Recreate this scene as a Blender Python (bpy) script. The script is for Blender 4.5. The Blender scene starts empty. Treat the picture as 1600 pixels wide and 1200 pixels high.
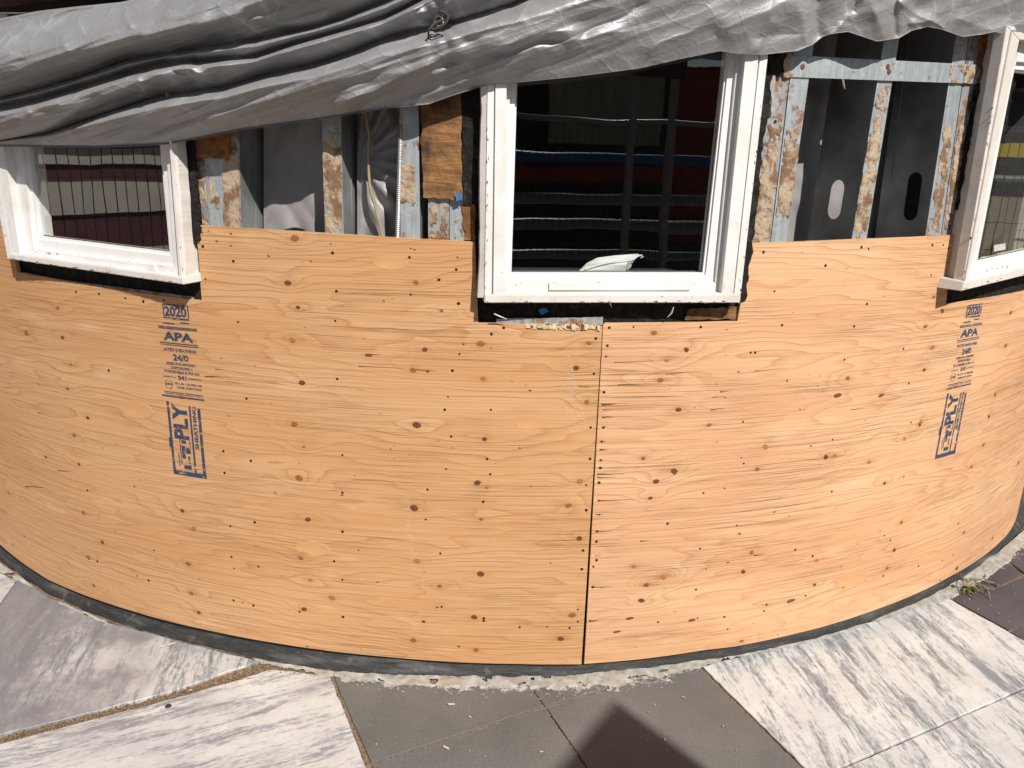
import bpy, bmesh, math, random
import numpy as np
from mathutils import Vector, Matrix, noise as mnoise
random.seed(7); rng = np.random.default_rng(7)
C = bpy.context.scene.collection
SC = bpy.context.scene
# ------------------------------------------------------------------ camera, world, sun, exposure
FPX, PIT, YAW, ROLL, DCAM, R, HCAM, ZB = 1195.34, 0.282526, 0.0199309, 0.0247478, 4.819152, 2.905603, 1.453656, 0.052345
cp, sp, cy_, sy_ = math.cos(PIT), math.sin(PIT), math.cos(YAW), math.sin(YAW)
FW = np.array([sy_*cp, cy_*cp, -sp]); RT0 = np.array([cy_, -sy_, 0.0]); UP0 = np.cross(RT0, FW)
RT = math.cos(ROLL)*RT0 + math.sin(ROLL)*UP0; UP = -math.sin(ROLL)*RT0 + math.cos(ROLL)*UP0
CAM = np.array([0, -DCAM, HCAM])
cd = bpy.data.cameras.new('camera'); co = bpy.data.objects.new('camera', cd); C.objects.link(co)
cd.sensor_width = 36; cd.lens = FPX/1600*36; cd.clip_start = .05; cd.clip_end = 400
M4 = Matrix.Identity(4)
for i in range(3):
    M4[i][0] = RT[i]; M4[i][1] = UP[i]; M4[i][2] = -FW[i]; M4[i][3] = CAM[i]
co.matrix_world = M4; SC.camera = co

SUN_AZ, SUN_EL = math.radians(27), math.radians(44)      # azimuth to the right of the way back to the street
SDIR = Vector((math.sin(SUN_AZ)*math.cos(SUN_EL), -math.cos(SUN_AZ)*math.cos(SUN_EL), math.sin(SUN_EL)))
w = bpy.data.worlds.new('World'); SC.world = w; w.use_nodes = True
wn = w.node_tree; wn.nodes.clear()
sky = wn.nodes.new('ShaderNodeTexSky'); sky.sky_type = 'NISHITA'; sky.sun_disc = False
sky.sun_elevation = SUN_EL; sky.sun_rotation = math.radians(153)
bg = wn.nodes.new('ShaderNodeBackground'); bg.inputs['Strength'].default_value = .05
wo = wn.nodes.new('ShaderNodeOutputWorld'); wn.links.new(sky.outputs[0], bg.inputs[0]); wn.links.new(bg.outputs[0], wo.inputs[0])
sl = bpy.data.lights.new('sun', 'SUN'); sl.energy = 4.9; sl.angle = math.radians(.53); sl.color = (1, .95, .88)
so = bpy.data.objects.new('sun', sl); C.objects.link(so); so.rotation_euler = SDIR.to_track_quat('Z', 'Y').to_euler(); so.location = SDIR*20
SC.view_settings.view_transform = 'Standard'; SC.view_settings.look = 'None'
SC.view_settings.gamma = 1; SC.view_settings.use_curve_mapping = False
SC.view_settings.exposure = .25
# ------------------------------------------------------------------ measuring: where a ray of the photograph meets the place
def rays(q):
    q = np.atleast_2d(np.asarray(q, float))
    d = FW*FPX + np.outer(q[:, 0]-800, RT) - np.outer(q[:, 1]-600, UP)
    return d/np.linalg.norm(d, axis=1)[:, None]
def cyl(q, rad):
    d = rays(q); rad = np.asarray(rad, float)
    a = d[:, 0]**2+d[:, 1]**2; b = CAM[0]*d[:, 0]+CAM[1]*d[:, 1]; c = CAM[0]**2+CAM[1]**2-rad**2
    t = (-b-np.sqrt(np.maximum(b*b-a*c, 0)))/a
    return CAM+t[:, None]*d
def tz(q, rad=None):
    P = cyl(q, R if rad is None else rad)
    return np.arctan2(P[:, 0], -P[:, 1]), P[:, 2]
def gnd(q, z=0.0):
    d = rays(q); t = (z-CAM[2])/d[:, 2]
    return CAM+t[:, None]*d
def cp3(th, z, rad):
    return np.stack([rad*np.sin(th), -rad*np.cos(th), z+0*th], -1)
def pt(th, z, rad): return (rad*math.sin(th), -rad*math.cos(th), z)
# ------------------------------------------------------------------ numpy noise
_perm = rng.permutation(512); _val = rng.random(512)*2-1; _ga = rng.random(512)*2*np.pi
def pnoise(x, y, s=0):
    x = np.asarray(x, float)+s*17.31; y = np.asarray(y, float)+s*9.77
    xi = np.floor(x).astype(int); yi = np.floor(y).astype(int); xf = x-xi; yf = y-yi
    def g(i, j, dx, dy):
        a = _ga[_perm[(_perm[i % 512]+j) % 512]]
        return np.cos(a)*dx+np.sin(a)*dy
    u = xf**3*(xf*(xf*6-15)+10); v = yf**3*(yf*(yf*6-15)+10)
    a = g(xi, yi, xf, yf)*(1-u)+g(xi+1, yi, xf-1, yf)*u
    b = g(xi, yi+1, xf, yf-1)*(1-u)+g(xi+1, yi+1, xf-1, yf-1)*u
    return (a*(1-v)+b*v)*1.5
def fbm(x, y, o=3, s=0):
    r = 0; a = 1.0
    for k in range(o): r = r+a*pnoise(x*2**k, y*2**k, s+k); a *= .5
    return r
def worley(x, y, s=0):
    xi = np.floor(x).astype(int); yi = np.floor(y).astype(int); f1 = np.full(x.shape, 9.0)
    for i in (-1, 0, 1):
        for j in (-1, 0, 1):
            h = _perm[(_perm[(xi+i+s*7) % 512]+yi+j) % 512]; px = xi+i+.5+.5*_val[h]; py = yi+j+.5+.5*_val[(h*3+11) % 512]
            f1 = np.minimum(f1, np.hypot(x-px, y-py))
    return f1
def ridged(x, y, o=3, s=0):
    r = 0; a = 1.0
    for k in range(o): r = r+a*(1-np.abs(pnoise(x*2**k, y*2**k, s+k))*2); a *= .5
    return r/2
# ------------------------------------------------------------------ objects
def tag(o, label=None, cat=None, group=None, kind=None):
    if label: o['label'] = label
    if cat: o['category'] = cat
    if group: o['group'] = group
    if kind: o['kind'] = kind
    return o
def empty(name, loc=(0, 0, 0)):
    o = bpy.data.objects.new(name, None); o.empty_display_size = .1; C.objects.link(o); o.location = loc; return o
def put(o, parent=None):
    C.objects.link(o)
    if parent:
        o.parent = parent
        if parent.type == 'EMPTY': o.matrix_parent_inverse = Matrix.Translation(-Vector(parent.location))
    return o
class MB:
    def __init__(s): s.v = []; s.f = []; s.m = []; s.uv = {}
    def add(s, vs, fs, mi=0):
        n = len(s.v); s.v += [tuple(p) for p in vs]; s.f += [tuple(n+i for i in f) for f in fs]; s.m += [mi]*len(fs)
    def hexa(s, p, mi=0):      # p: 4 front (ccw seen from front) + 4 back
        s.add(p, [(0, 1, 2, 3), (7, 6, 5, 4), (0, 4, 5, 1), (1, 5, 6, 2), (2, 6, 7, 3), (3, 7, 4, 0)], mi)
    def box(s, c, h, rot=None, mi=0):
        pts = [Vector((x*h[0], y*h[1], z*h[2])) for y in (-1, 1) for x, z in ((-1, -1), (1, -1), (1, 1), (-1, 1))]
        if rot is not None: pts = [rot @ p for p in pts]
        s.hexa([tuple(p+Vector(c)) for p in pts], mi)
    def tube(s, pts, r, n=8, mi=0, cap=True):
        pts = [Vector(p) for p in pts]; rings = []
        up = Vector((0, 0, 1))
        for i, p in enumerate(pts):
            t = (pts[min(i+1, len(pts)-1)]-pts[max(i-1, 0)]).normalized()
            a = t.cross(up)
            if a.length < .1: a = t.cross(Vector((1, 0, 0)))
            a.normalize(); b = t.cross(a)
            rr = r[i] if hasattr(r, '__len__') else r
            rings.append([tuple(p+a*rr*math.cos(2*math.pi*k/n)+b*rr*math.sin(2*math.pi*k/n)) for k in range(n)])
        vs = sum(rings, []); fs = []
        for i in range(len(pts)-1):
            for k in range(n): fs.append((i*n+k, i*n+(k+1) % n, (i+1)*n+(k+1) % n, (i+1)*n+k))
        if cap: fs += [tuple(range(n)), tuple(range((len(pts)-1)*n, len(pts)*n))[::-1]]
        s.add(vs, fs, mi)
    def build(s, name, mats, parent=None, smooth=False, fix=True, bevel=0):
        me = bpy.data.meshes.new(name); me.from_pydata(s.v, [], s.f)
        for m in (mats if isinstance(mats, (list, tuple)) else [mats]): me.materials.append(m)
        if len(set(s.m)) > 1: me.polygons.foreach_set('material_index', s.m)
        if fix:
            bm = bmesh.new(); bm.from_mesh(me); bmesh.ops.recalc_face_normals(bm, faces=bm.faces)
            if bevel:
                bmesh.ops.bevel(bm, geom=list(bm.edges), offset=bevel, segments=2, affect='EDGES', clamp_overlap=True)
            bm.to_mesh(me); bm.free()
        if smooth: me.polygons.foreach_set('use_smooth', [True]*len(me.polygons))
        o = bpy.data.objects.new(name, me); put(o, parent); return o
def grid_faces(nu, nv):
    return [(j*nu+i, j*nu+i+1, (j+1)*nu+i+1, (j+1)*nu+i) for j in range(nv-1) for i in range(nu-1)]
def uvset(o, uv):
    me = o.data; l = me.uv_layers.new(name='UVMap')
    idx = np.empty(len(me.loops), int); me.loops.foreach_get('vertex_index', idx)
    l.data.foreach_set('uv', np.asarray(uv, float)[idx].ravel())
# ------------------------------------------------------------------ node building
class NG:
    def __init__(s, name):
        s.m = bpy.data.materials.new(name); s.m.use_nodes = True; s.t = s.m.node_tree
        s.b = s.t.nodes['Principled BSDF']; s.out = s.t.nodes['Material Output']
    def lk(s, a, b): s.t.links.new(a, b)
    def setin(s, i, v):
        if hasattr(v, 'is_output'): s.lk(v, i)
        elif v is not None:
            if i.type == 'RGBA' and len(v) == 3: v = (*v, 1)
            i.default_value = v
    def node(s, t, out=0, **k):
        n = s.t.nodes.new(t); ins = k.pop('ins', {})
        for a, v in k.items(): setattr(n, a, v)
        for a, v in ins.items(): s.setin(n.inputs[a], v)
        return n.outputs[out]
    def uv(s): return s.node('ShaderNodeUVMap')
    def obj(s): return s.node('ShaderNodeTexCoord', 3)
    def pos(s): return s.node('ShaderNodeNewGeometry', 0)
    def attr(s, n, out=2): return s.node('ShaderNodeAttribute', out, attribute_name=n)
    def rnd(s): return s.node('ShaderNodeObjectInfo', 5)
    def map(s, v, scale=(1, 1, 1), rot=(0, 0, 0), loc=(0, 0, 0)):
        return s.node('ShaderNodeMapping', ins={'Vector': v, 'Scale': scale, 'Rotation': rot, 'Location': loc})
    def noise(s, v, sc=1, det=4, ro=.55, di=0, out=0): return s.node('ShaderNodeTexNoise', out, ins={'Vector': v, 'Scale': sc, 'Detail': det, 'Roughness': ro, 'Distortion': di})
    def vor(s, v, sc=1, feature='F1', out=0, rand=1): return s.node('ShaderNodeTexVoronoi', out, feature=feature, ins={'Vector': v, 'Scale': sc, 'Randomness': rand})
    def ramp(s, f, st, inter='LINEAR'):
        n = s.t.nodes.new('ShaderNodeValToRGB'); s.lk(f, n.inputs[0]); e = n.color_ramp.elements; n.color_ramp.interpolation = inter
        while len(e) < len(st): e.new(.5)
        for i, (p, c) in enumerate(st):
            e[i].position = p; e[i].color = (c, c, c, 1) if not hasattr(c, '__len__') else (*c, 1)
        return n.outputs[0]
    def mix(s, f, a, b, mode='MIX'):
        n = s.t.nodes.new('ShaderNodeMix'); n.data_type = 'RGBA'; n.blend_type = mode
        s.setin(n.inputs[0], f); s.setin(n.inputs[6], a); s.setin(n.inputs[7], b); return n.outputs[2]
    def math(s, op, a, b=None, c=None, clamp=False):
        n = s.t.nodes.new('ShaderNodeMath'); n.operation = op; n.use_clamp = clamp
        for i, v in enumerate((a, b, c)): s.setin(n.inputs[i], v)
        return n.outputs[0]
    def bump(s, h, st=.5, dist=.002, nrm=None):
        n = s.t.nodes.new('ShaderNodeBump'); n.inputs['Strength'].default_value = st; n.inputs['Distance'].default_value = dist
        s.lk(h, n.inputs['Height'])
        if nrm: s.lk(nrm, n.inputs['Normal'])
        return n.outputs[0]
    def done(s, col=None, rough=None, nrm=None, metal=None, spec=None, alpha=None):
        for k, v in (('Base Color', col), ('Roughness', rough), ('Normal', nrm), ('Metallic', metal), ('Specular IOR Level', spec), ('Alpha', alpha)):
            if v is not None: s.setin(s.b.inputs[k], v)
        return s.m
# ------------------------------------------------------------------ materials
MT = {}
def plywood(name, c1, c2, cl, chk):
    g = NG(name); uv = g.uv(); G = g.attr('grain'); tone = g.attr('tone')
    wob = g.noise(g.map(uv, (5, 60, 1)), 1, 3)
    ring = g.math('FRACT', g.math('ADD', G, g.math('MULTIPLY', wob, .35)))
    line = g.ramp(ring, [(0, .0), (.5, .10), (.82, .6), (.93, 1), (1, .0)])
    vis = g.ramp(g.noise(g.map(uv, (2.2, 9, 1)), 1, 3), [(.34, .22), (.60, 1)])
    line = g.math('MULTIPLY', line, vis)
    st = g.noise(g.map(uv, (1.1, 170, 1)), 1, 6, .62)
    fine = g.noise(g.map(uv, (5, 620, 1)), 1, 3, .6)
    big = g.noise(g.map(uv, (1.1, 4.5, 1)), 1, 4)
    col = g.mix(g.ramp(big, [(.32, 0), (.7, 1)]), c1, c2)
    col = g.mix(g.math('MULTIPLY', line, .60), col, cl)
    col = g.mix(1, col, g.ramp(st, [(.25, (.82, .77, .70)), (.48, (.98, .97, .96)), (.8, (1.10, 1.12, 1.14))]), 'MULTIPLY')
    # lathe checks: short dark splits in patches along the grain
    patch = g.ramp(g.noise(g.map(uv, (1.8, 6.5, 1)), 1.0, 4, .6), [(.43, 0.04), (.62, 1)])
    ck = g.noise(g.map(uv, (1.7, 360, 1)), 1, 4, .6)
    ckm = g.math('MULTIPLY', g.ramp(ck, [(.575, 0), (.64, 1)]), g.math('MULTIPLY', patch, chk))
    col = g.mix(g.math('MULTIPLY', ckm, .22), col, (.30, .13, .045))
    # pitch specks and pin marks
    sp_ = g.vor(g.map(uv, (26, 60, 1)), 1); rn = g.vor(g.map(uv, (26, 60, 1)), 1, out=1)
    sel = g.ramp(g.node('ShaderNodeSeparateColor', 0, ins={0: rn}), [(.86, 0), (.865, 1)], 'CONSTANT')
    speck = g.math('MULTIPLY', g.ramp(sp_, [(.05, 1), (.13, 0)]), sel)
    col = g.mix(g.math('MULTIPLY', speck, .75), col, (.20, .075, .025))
    # halo of warm resin round the knots and dusty handling marks
    col = g.mix(g.math('MULTIPLY', tone, .5), col, (.40, .19, .065))
    dirt = g.ramp(g.noise(g.map(uv, (5, 5, 1)), 1, 5, .7), [(.62, 0), (.8, .25)])
    col = g.mix(dirt, col, (.36, .24, .14))
    pale = g.ramp(g.noise(g.map(uv, (3, 14, 1), loc=(4, 2, 0)), 1, 5, .6), [(.58, 0), (.74, .35)])
    col = g.mix(pale, col, (.75, .56, .34))
    h = g.math('SUBTRACT', g.math('MULTIPLY', fine, .22), g.math('MULTIPLY', ckm, .9))
    h = g.math('ADD', h, g.math('MULTIPLY', st, .6))
    h = g.math('SUBTRACT', h, g.math('MULTIPLY', line, .4))
    n = g.bump(h, .9, .0018)
    return g.done(col, g.ramp(st, [(.3, .62), (.7, .5)]), n, spec=.32)
MT['plyL'] = plywood('plywood_tan', (.53, .282, .125), (.605, .362, .19), (.40, .175, .06), 1.0)
MT['plyR'] = plywood('plywood_pink', (.59, .32, .17), (.70, .45, .26), (.48, .21, .09), 1.25)
def simple(name, col, rough=.6, metal=0, var=.15, sc=20, bump=.3, bd=.001, spec=.4):
    g = NG(name); p = g.obj(); n = g.noise(p, sc, 5, .6)
    lo = tuple(max(0, c*(1-var*1.6)) for c in col); hi = tuple(min(1, c*(1+var)) for c in col)
    return g.done(g.ramp(n, [(.3, lo), (.7, hi)]), rough, g.bump(n, bump, bd), metal, spec)
# ply edge
g = NG('plywood_edge'); uv = g.pos()
MT['plyedge'] = g.done(g.ramp(g.noise(g.map(uv, (20, 20, 600)), 1, 3), [(.35, (.36, .20, .09)), (.65, (.66, .46, .24))]), .8)
# knot: ringed brown disc
def knot_mat(name, a, b):
    g = NG(name); p = g.obj(); r = g.node('ShaderNodeVectorMath', 1, operation='LENGTH', ins={0: p})
    rr = g.math('ADD', r, g.math('MULTIPLY', g.noise(p, 140, 3), .006))
    q = g.math('SINE', g.math('MULTIPLY', rr, 2300))
    c = g.ramp(q, [(.2, a), (.8, b)])
    return g.done(c, .6, g.bump(q, .3, .0005))
MT['knot'] = [knot_mat('knot_wood', (.22, .085, .028), (.32, .13, .045)), knot_mat('knot_wood_dark', (.085, .032, .014), (.20, .075, .026)), knot_mat('knot_wood_pale', (.30, .125, .045), (.42, .19, .07))]
MT['screw'] = simple('screw_black', (.022, .018, .016), .5, .3, .3, 300)
MT['slot'] = simple('pitch_pocket', (.20, .065, .022), .5, 0, .3, 120)
MT['split'] = simple('split_dark', (.15, .07, .028), .9, 0, .4, 200)
MT['splint'] = simple('raw_splinter', (.60, .46, .28), .8, 0, .25, 90)
# ink
g = NG('blue_ink'); p = g.uv()
wear = g.noise(g.map(p, (60, 500, 1)), 1, 4, .7); blot = g.noise(p, 55, 4, .7)
al = g.math('MULTIPLY', g.ramp(wear, [(.34, 0), (.44, .97)]), g.ramp(blot, [(.36, .08), (.46, 1)]))
MT['ink'] = g.done(g.ramp(blot, [(.3, (.014, .034, .085)), (.7, (.030, .060, .125))]), .7, alpha=al)
# chalky scuff
g = NG('pale_scuff'); p = g.uv()
MT['scuff'] = g.done((.8, .68, .5), .9, alpha=g.ramp(g.noise(g.map(p, (90, 260, 1)), 1, 4, .75), [(.5, 0), (.7, .6)]))
# white paint on wood, flaking and grimy
def paint(name, col=(.80, .79, .77), grime=.5):
    g = NG(name); p = g.pos(); n1 = g.noise(p, 9, 6, .65); n2 = g.noise(g.map(p, (60, 60, 14)), 1, 5, .7); n3 = g.noise(p, 70, 4, .7)
    c = g.mix(g.ramp(n1, [(.45, 0), (.72, grime)]), col, (.52, .47, .40))
    c = g.mix(g.ramp(n2, [(.60, 0), (.70, grime*.9)]), c, (.42, .37, .31))
    flake = g.ramp(n3, [(.70, 0), (.73, min(1, grime*1.6))])
    c = g.mix(flake, c, (.16, .13, .10))
    return g.done(c, g.ramp(n1, [(.3, .35), (.7, .6)]), g.bump(n2, .35, .001), spec=.4)
MT['white'] = paint('white_frame_paint', (.72, .705, .69), .6)
MT['whitev'] = paint('white_sash_vinyl', (.75, .74, .73), .3)
MT['worn'] = paint('worn_white_casing', (.66, .62, .58), .75)
# felt / tar paper
g = NG('tar_paper'); p = g.pos(); n = g.noise(p, 45, 6, .7); n2 = g.noise(p, 260, 3, .7)
c = g.mix(g.ramp(n, [(.5, 0), (.75, 1)]), (.012, .011, .010), (.06, .05, .042)); c = g.mix(g.ramp(n2, [(.66, 0), (.72, .7)]), c, (.24, .21, .18))
MT['felt'] = g.done(c, .85, g.bump(g.math('ADD', n, n2), 1, .004), spec=.25)
# galvanised steel
def galv(name, col, rust):
    g = NG(name); p = g.pos(); sp1 = g.vor(p, 120, out=1); l = g.node('ShaderNodeSeparateColor', 0, ins={0: sp1})
    st = g.noise(g.map(p, (90, 90, 9)), 1, 5, .65); r = g.noise(p, 22, 6, .7); w_ = g.noise(g.map(p, (40, 40, 60)), 1, 4, .7)
    c = g.mix(g.math('MULTIPLY', l, .25), col, tuple(x*1.35 for x in col)); c = g.mix(1, c, g.ramp(st, [(.3, .72), (.7, 1.12)]), 'MULTIPLY')
    c = g.mix(g.ramp(w_, [(.58, 0), (.7, .65)]), c, (.55, .55, .53))
    rm = g.ramp(r, [(.60-rust, 0), (.66-rust, .9)])
    c = g.mix(rm, c, g.ramp(st, [(.3, (.13, .045, .018)), (.7, (.30, .16, .07))]))
    return g.done(c, g.ramp(r, [(.3, .45), (.7, .75)]), g.bump(g.math('ADD', st, rm), .3, .001), g.ramp(rm, [(0, .35), (.6, 0)]), .5)
MT['galv'] = galv('galvanised_steel', (.35, .385, .40), .03)
MT['galvr'] = galv('galvanised_steel_rusty', (.33, .35, .355), .10)
MT['web'] = simple('stud_web_steel', (.25, .265, .26), .5, .25, .25, 9, .15)
MT['dark'] = simple('stud_gap_dark', (.03, .032, .03), .8, 0, .3, 20)
# mortar crust
g = NG('mortar_crust'); p = g.pos(); n = g.noise(p, 60, 6, .7); n2 = g.noise(p, 18, 5, .65)
c = g.ramp(n, [(.28, (.20, .12, .07)), (.45, (.38, .285, .19)), (.7, (.45, .365, .28))]); c = g.mix(g.ramp(n2, [(.47, 0), (.56, .85)]), c, (.15, .075, .035))
MT['crust'] = g.done(c, .92, g.bump(n, .9, .003))
# woods
def wood(name, a, b, ax=(6, 6, 60), stain=.5):
    g = NG(name); p = g.pos(); n = g.noise(g.map(p, ax), 1, 6, .65, 1.2); n2 = g.noise(p, 16, 5, .65)
    c = g.ramp(n, [(.3, a), (.7, b)]); c = g.mix(g.ramp(n2, [(.45, 0), (.7, stain)]), c, (.045, .022, .010))
    return g.done(c, .85, g.bump(n, .8, .003))
MT['oldboard'] = wood('old_stained_board', (.13, .055, .018), (.33, .165, .055), (9, 9, 90), .97)
MT['rotwood'] = wood('rotten_orange_wood', (.16, .060, .016), (.38, .165, .045), (20, 20, 90), .8)
MT['greywood'] = wood('weathered_grey_wood', (.13, .115, .10), (.27, .24, .21), (60, 60, 7), .55)
# plastic sheet inside
g = NG('grey_plastic_sheet'); p = g.pos(); n = g.noise(p, 7, 5, .6)
MT['plastic'] = g.done(g.ramp(n, [(.3, (.24, .225, .225)), (.7, (.29, .275, .275))]), .42, g.bump(g.noise(p, 30, 4), .25, .003), spec=.45)
# tarp
g = NG('silver_tarp'); uv = g.uv(); p = g.pos()
wv = g.math('ADD', g.math('SINE', g.math('MULTIPLY', g.node('ShaderNodeSeparateXYZ', 0, ins={0: uv}), 1500)), g.math('SINE', g.math('MULTIPLY', g.node('ShaderNodeSeparateXYZ', 1, ins={0: uv}), 1500)))
cr = g.vor(g.map(g.node('ShaderNodeVectorMath', 0, operation='ADD', ins={0: uv, 1: g.map(g.noise(uv, 6, 3, out=1), (.08, .08, .08))}), (14, 20, 1)), 1, 'DISTANCE_TO_EDGE')
cr2 = g.vor(g.map(g.node('ShaderNodeVectorMath', 0, operation='ADD', ins={0: uv, 1: g.map(g.noise(uv, 16, 3, out=1), (.05, .05, .05))}), (40, 60, 1), (0, 0, .5)), 1, 'DISTANCE_TO_EDGE')
crk = g.ramp(cr, [(0, 1), (.07, .25), (.25, 0)]); crk2 = g.ramp(cr2, [(0, 1), (.12, 0)])
dn = g.noise(g.map(uv, (3, 7, 1)), 1, 6, .65)
c = g.mix(g.ramp(dn, [(.35, 0), (.72, .8)]), (.345, .345, .355), (.245, .235, .23))
c = g.mix(g.math('MULTIPLY', g.math('MULTIPLY', crk, g.ramp(g.noise(uv, 9, 2), [(.5, 0), (.65, 1)])), .4), c, (.62, .62, .62))
h = g.math('ADD', g.math('MULTIPLY', crk, .55), g.math('MULTIPLY', crk2, .22)); h = g.math('ADD', h, g.math('MULTIPLY', g.noise(uv, 40, 3, .5), .30))
n2 = g.bump(h, .5, .0026)
MT['tarp'] = g.done(c, g.ramp(dn, [(.3, .47), (.7, .62)]), n2, .4, .4)
# slate plinth
g = NG('slate_membrane'); p = g.pos(); uv = g.uv(); n = g.noise(g.map(uv, (9, 45, 1)), 1, 6, .68, .6); n2 = g.noise(g.map(uv, (4, 22, 1)), 1, 5, .6)
c = g.ramp(n, [(.3, (.016, .016, .0155)), (.7, (.048, .048, .046))]); c = g.mix(g.ramp(n2, [(.54, 0), (.66, .7)]), c, (.12, .122, .12)); c = g.mix(g.ramp(g.noise(p, 30, 5), [(.6, 0), (.75, .5)]), c, (.20, .17, .13))
MT['slate'] = g.done(c, .62, g.bump(g.math('ADD', n, n2), .9, .006))
# marble, dark tile
def marble(name, base, vein, ang, dens, warm=.3, blot=0):
    g = NG(name); p = g.pos(); m = g.map(p, (1, 1, 1), (0, 0, -ang))
    wv_ = g.node('ShaderNodeVectorMath', 0, operation='ADD', ins={0: m, 1: g.map(g.noise(m, 5, 4, out=1), (.05, .035, 0))})
    a = g.noise(g.map(wv_, (3.4, 24, 1)), 1, 7, .68, .6); b = g.noise(g.map(wv_, (10, 80, 1)), 1, 5, .7); d = g.noise(g.map(wv_, (1.3, 6, 1)), 1, 4, .6)
    f = g.math('ADD', g.math('MULTIPLY', a, .62), g.math('ADD', g.math('MULTIPLY', b, .30), g.math('ADD', g.math('MULTIPLY', d, .24), g.math('MULTIPLY', g.math('SUBTRACT', g.noise(g.map(wv_, (38, 95, 1)), 1, 5, .75), .5), .36))))
    v = g.ramp(f, [(.575-dens, 0), (.62-dens, .5), (.675-dens, 1)])
    c = g.mix(g.ramp(g.noise(p, 5, 4), [(.4, 0), (.7, warm)]), base, (base[0]*.98, base[1]*.92, base[2]*.8))
    c = g.mix(v, c, vein)
    if blot: c = g.mix(g.ramp(g.noise(p, 4, 5, .65), [(.42, 0), (.62, blot)]), c, (.22, .205, .215))
    c = g.mix(g.ramp(g.noise(p, 7, 6, .7), [(.45, 0), (.7, .45)]), c, (.36, .36, .365)); c = g.mix(g.ramp(g.noise(p, 60, 5, .75), [(.56, 0), (.72, .5)]), c, (.30, .30, .31))
    if blot > .5: c = g.mix(g.ramp(g.math('ADD', g.math('MULTIPLY', g.node('ShaderNodeSeparateXYZ', 0, ins={0: p}), -1.4), g.math('SUBTRACT', g.math('MULTIPLY', g.noise(p, 9, 7, .72), 1.6), 2.15)), [(.15, 0), (.6, .8)]), c, (.17, .165, .175))
    hair = g.vor(g.map(wv_, (4, 10, 1)), 1, 'DISTANCE_TO_EDGE'); c = g.mix(g.ramp(hair, [(0, .10), (.012, 0)]), c, (.45, .43, .40))
    dust = g.ramp(g.noise(p, 55, 5, .75), [(.55, 0), (.8, .4)]); c = g.mix(dust, c, (.42, .38, .33))
    return g.done(c, g.ramp(b, [(.3, .38), (.7, .6)]), g.bump(g.math('ADD', b, g.noise(p, 120, 3)), .2, .0012), spec=.4)
g = NG('dark_paver'); p = g.pos(); n = g.noise(p, 4, 5, .6); n2 = g.noise(p, 160, 4, .7); sc_ = g.noise(g.map(p, (3, 30, 1), (0, 0, .6)), 1, 5, .7)
c = g.ramp(n, [(.3, (.118, .112, .106)), (.7, (.165, .157, .149))]); c = g.mix(1, c, g.ramp(n2, [(.3, .8), (.7, 1.15)]), 'MULTIPLY')
c = g.mix(g.ramp(sc_, [(.62, 0), (.78, .35)]), c, (.22, .205, .19)); c = g.mix(g.ramp(g.vor(p, 70), [(.05, .6), (.09, 0)]), c, (.2, .19, .175))
MT['paver'] = g.done(c, .85, g.bump(n2, .35, .0012), spec=.15)
g = NG('dark_paver_violet'); p = g.pos(); n = g.noise(p, 4, 5, .6); n2 = g.noise(p, 160, 4, .7)
c = g.ramp(n, [(.3, (.062, .056, .062)), (.7, (.095, .086, .09))]); c = g.mix(1, c, g.ramp(n2, [(.3, .8), (.7, 1.15)]), 'MULTIPLY')
MT['paverv'] = g.done(c, .66, g.bump(n2, .35, .0012))
# mortar bed and dirt
g = NG('white_mortar'); p = g.pos(); n = g.noise(p, 35, 6, .7); n2 = g.noise(p, 9, 5, .65)
c = g.ramp(n, [(.3, (.22, .20, .17)), (.55, (.38, .355, .315)), (.75, (.52, .49, .45))]); c = g.mix(g.ramp(n2, [(.5, 0), (.68, .8)]), c, (.33, .25, .17))
MT['mortar'] = g.done(c, .95, g.bump(n, .9, .004))
g = NG('mortar_smear'); p = g.pos(); a_ = g.attr('fade'); nn = g.noise(p, 38, 6, .72)
al = g.math('MULTIPLY', g.ramp(g.math('ADD', nn, g.math('MULTIPLY', a_, .42)), [(.72, 0), (.84, .95)]), g.ramp(g.noise(p, 260, 3, .7), [(.3, .5), (.5, 1)]))
MT['smear'] = g.done(g.ramp(g.noise(p, 120, 3), [(.3, (.42, .40, .37)), (.7, (.62, .60, .57))]), .95, alpha=al)
MT['dirt'] = simple('joint_dirt', (.24, .165, .10), .95, 0, .5, 160, 1, .004)
g = NG('street_ground'); p = g.pos(); n = g.noise(p, 3, 6, .6)
c = g.ramp(n, [(.3, (.17, .155, .135)), (.7, (.26, .24, .21))]); MT['ground'] = g.done(c, .9, g.bump(g.noise(p, 90, 4), .5, .003))
# glass
g = NG('window_glass'); tr = g.node('ShaderNodeBsdfTransparent', ins={'Color': (.96, .975, .965)}); gl = g.node('ShaderNodeBsdfGlossy', ins={'Roughness': .0, 'Color': (1, 1, 1)})
nb = g.bump(g.noise(g.pos(), 2.2, 2, .5), .22, .006); g.lk(nb, gl.node.inputs['Normal'])
fr = g.node('ShaderNodeFresnel', ins={'IOR': 1.95})
fr = g.math('MULTIPLY', fr, g.math('SUBTRACT', 1.0, g.node('ShaderNodeNewGeometry', 6)))
mx = g.node('ShaderNodeMixShader', ins={0: fr}); g.lk(tr, mx.node.inputs[1]); g.lk(gl, mx.node.inputs[2]); g.lk(mx, g.out.inputs[0]); MT['glass'] = g.m
MT['room'] = simple('dark_room', (.035, .033, .032), .9)  # near-black colour puts the darkness of the interior into its surfaces
MT['foam'] = simple('yellowed_foam', (.70, .58, .32), .8, 0, .3, 60, .8, .003)
MT['patchwood'] = simple('oval_patch_wood', (.575, .315, .142), .6, 0, .12, 30, .2)
MT['chip'] = simple('bare_grey_wood', (.30, .26, .21), .9, 0, .4, 200)
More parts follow.
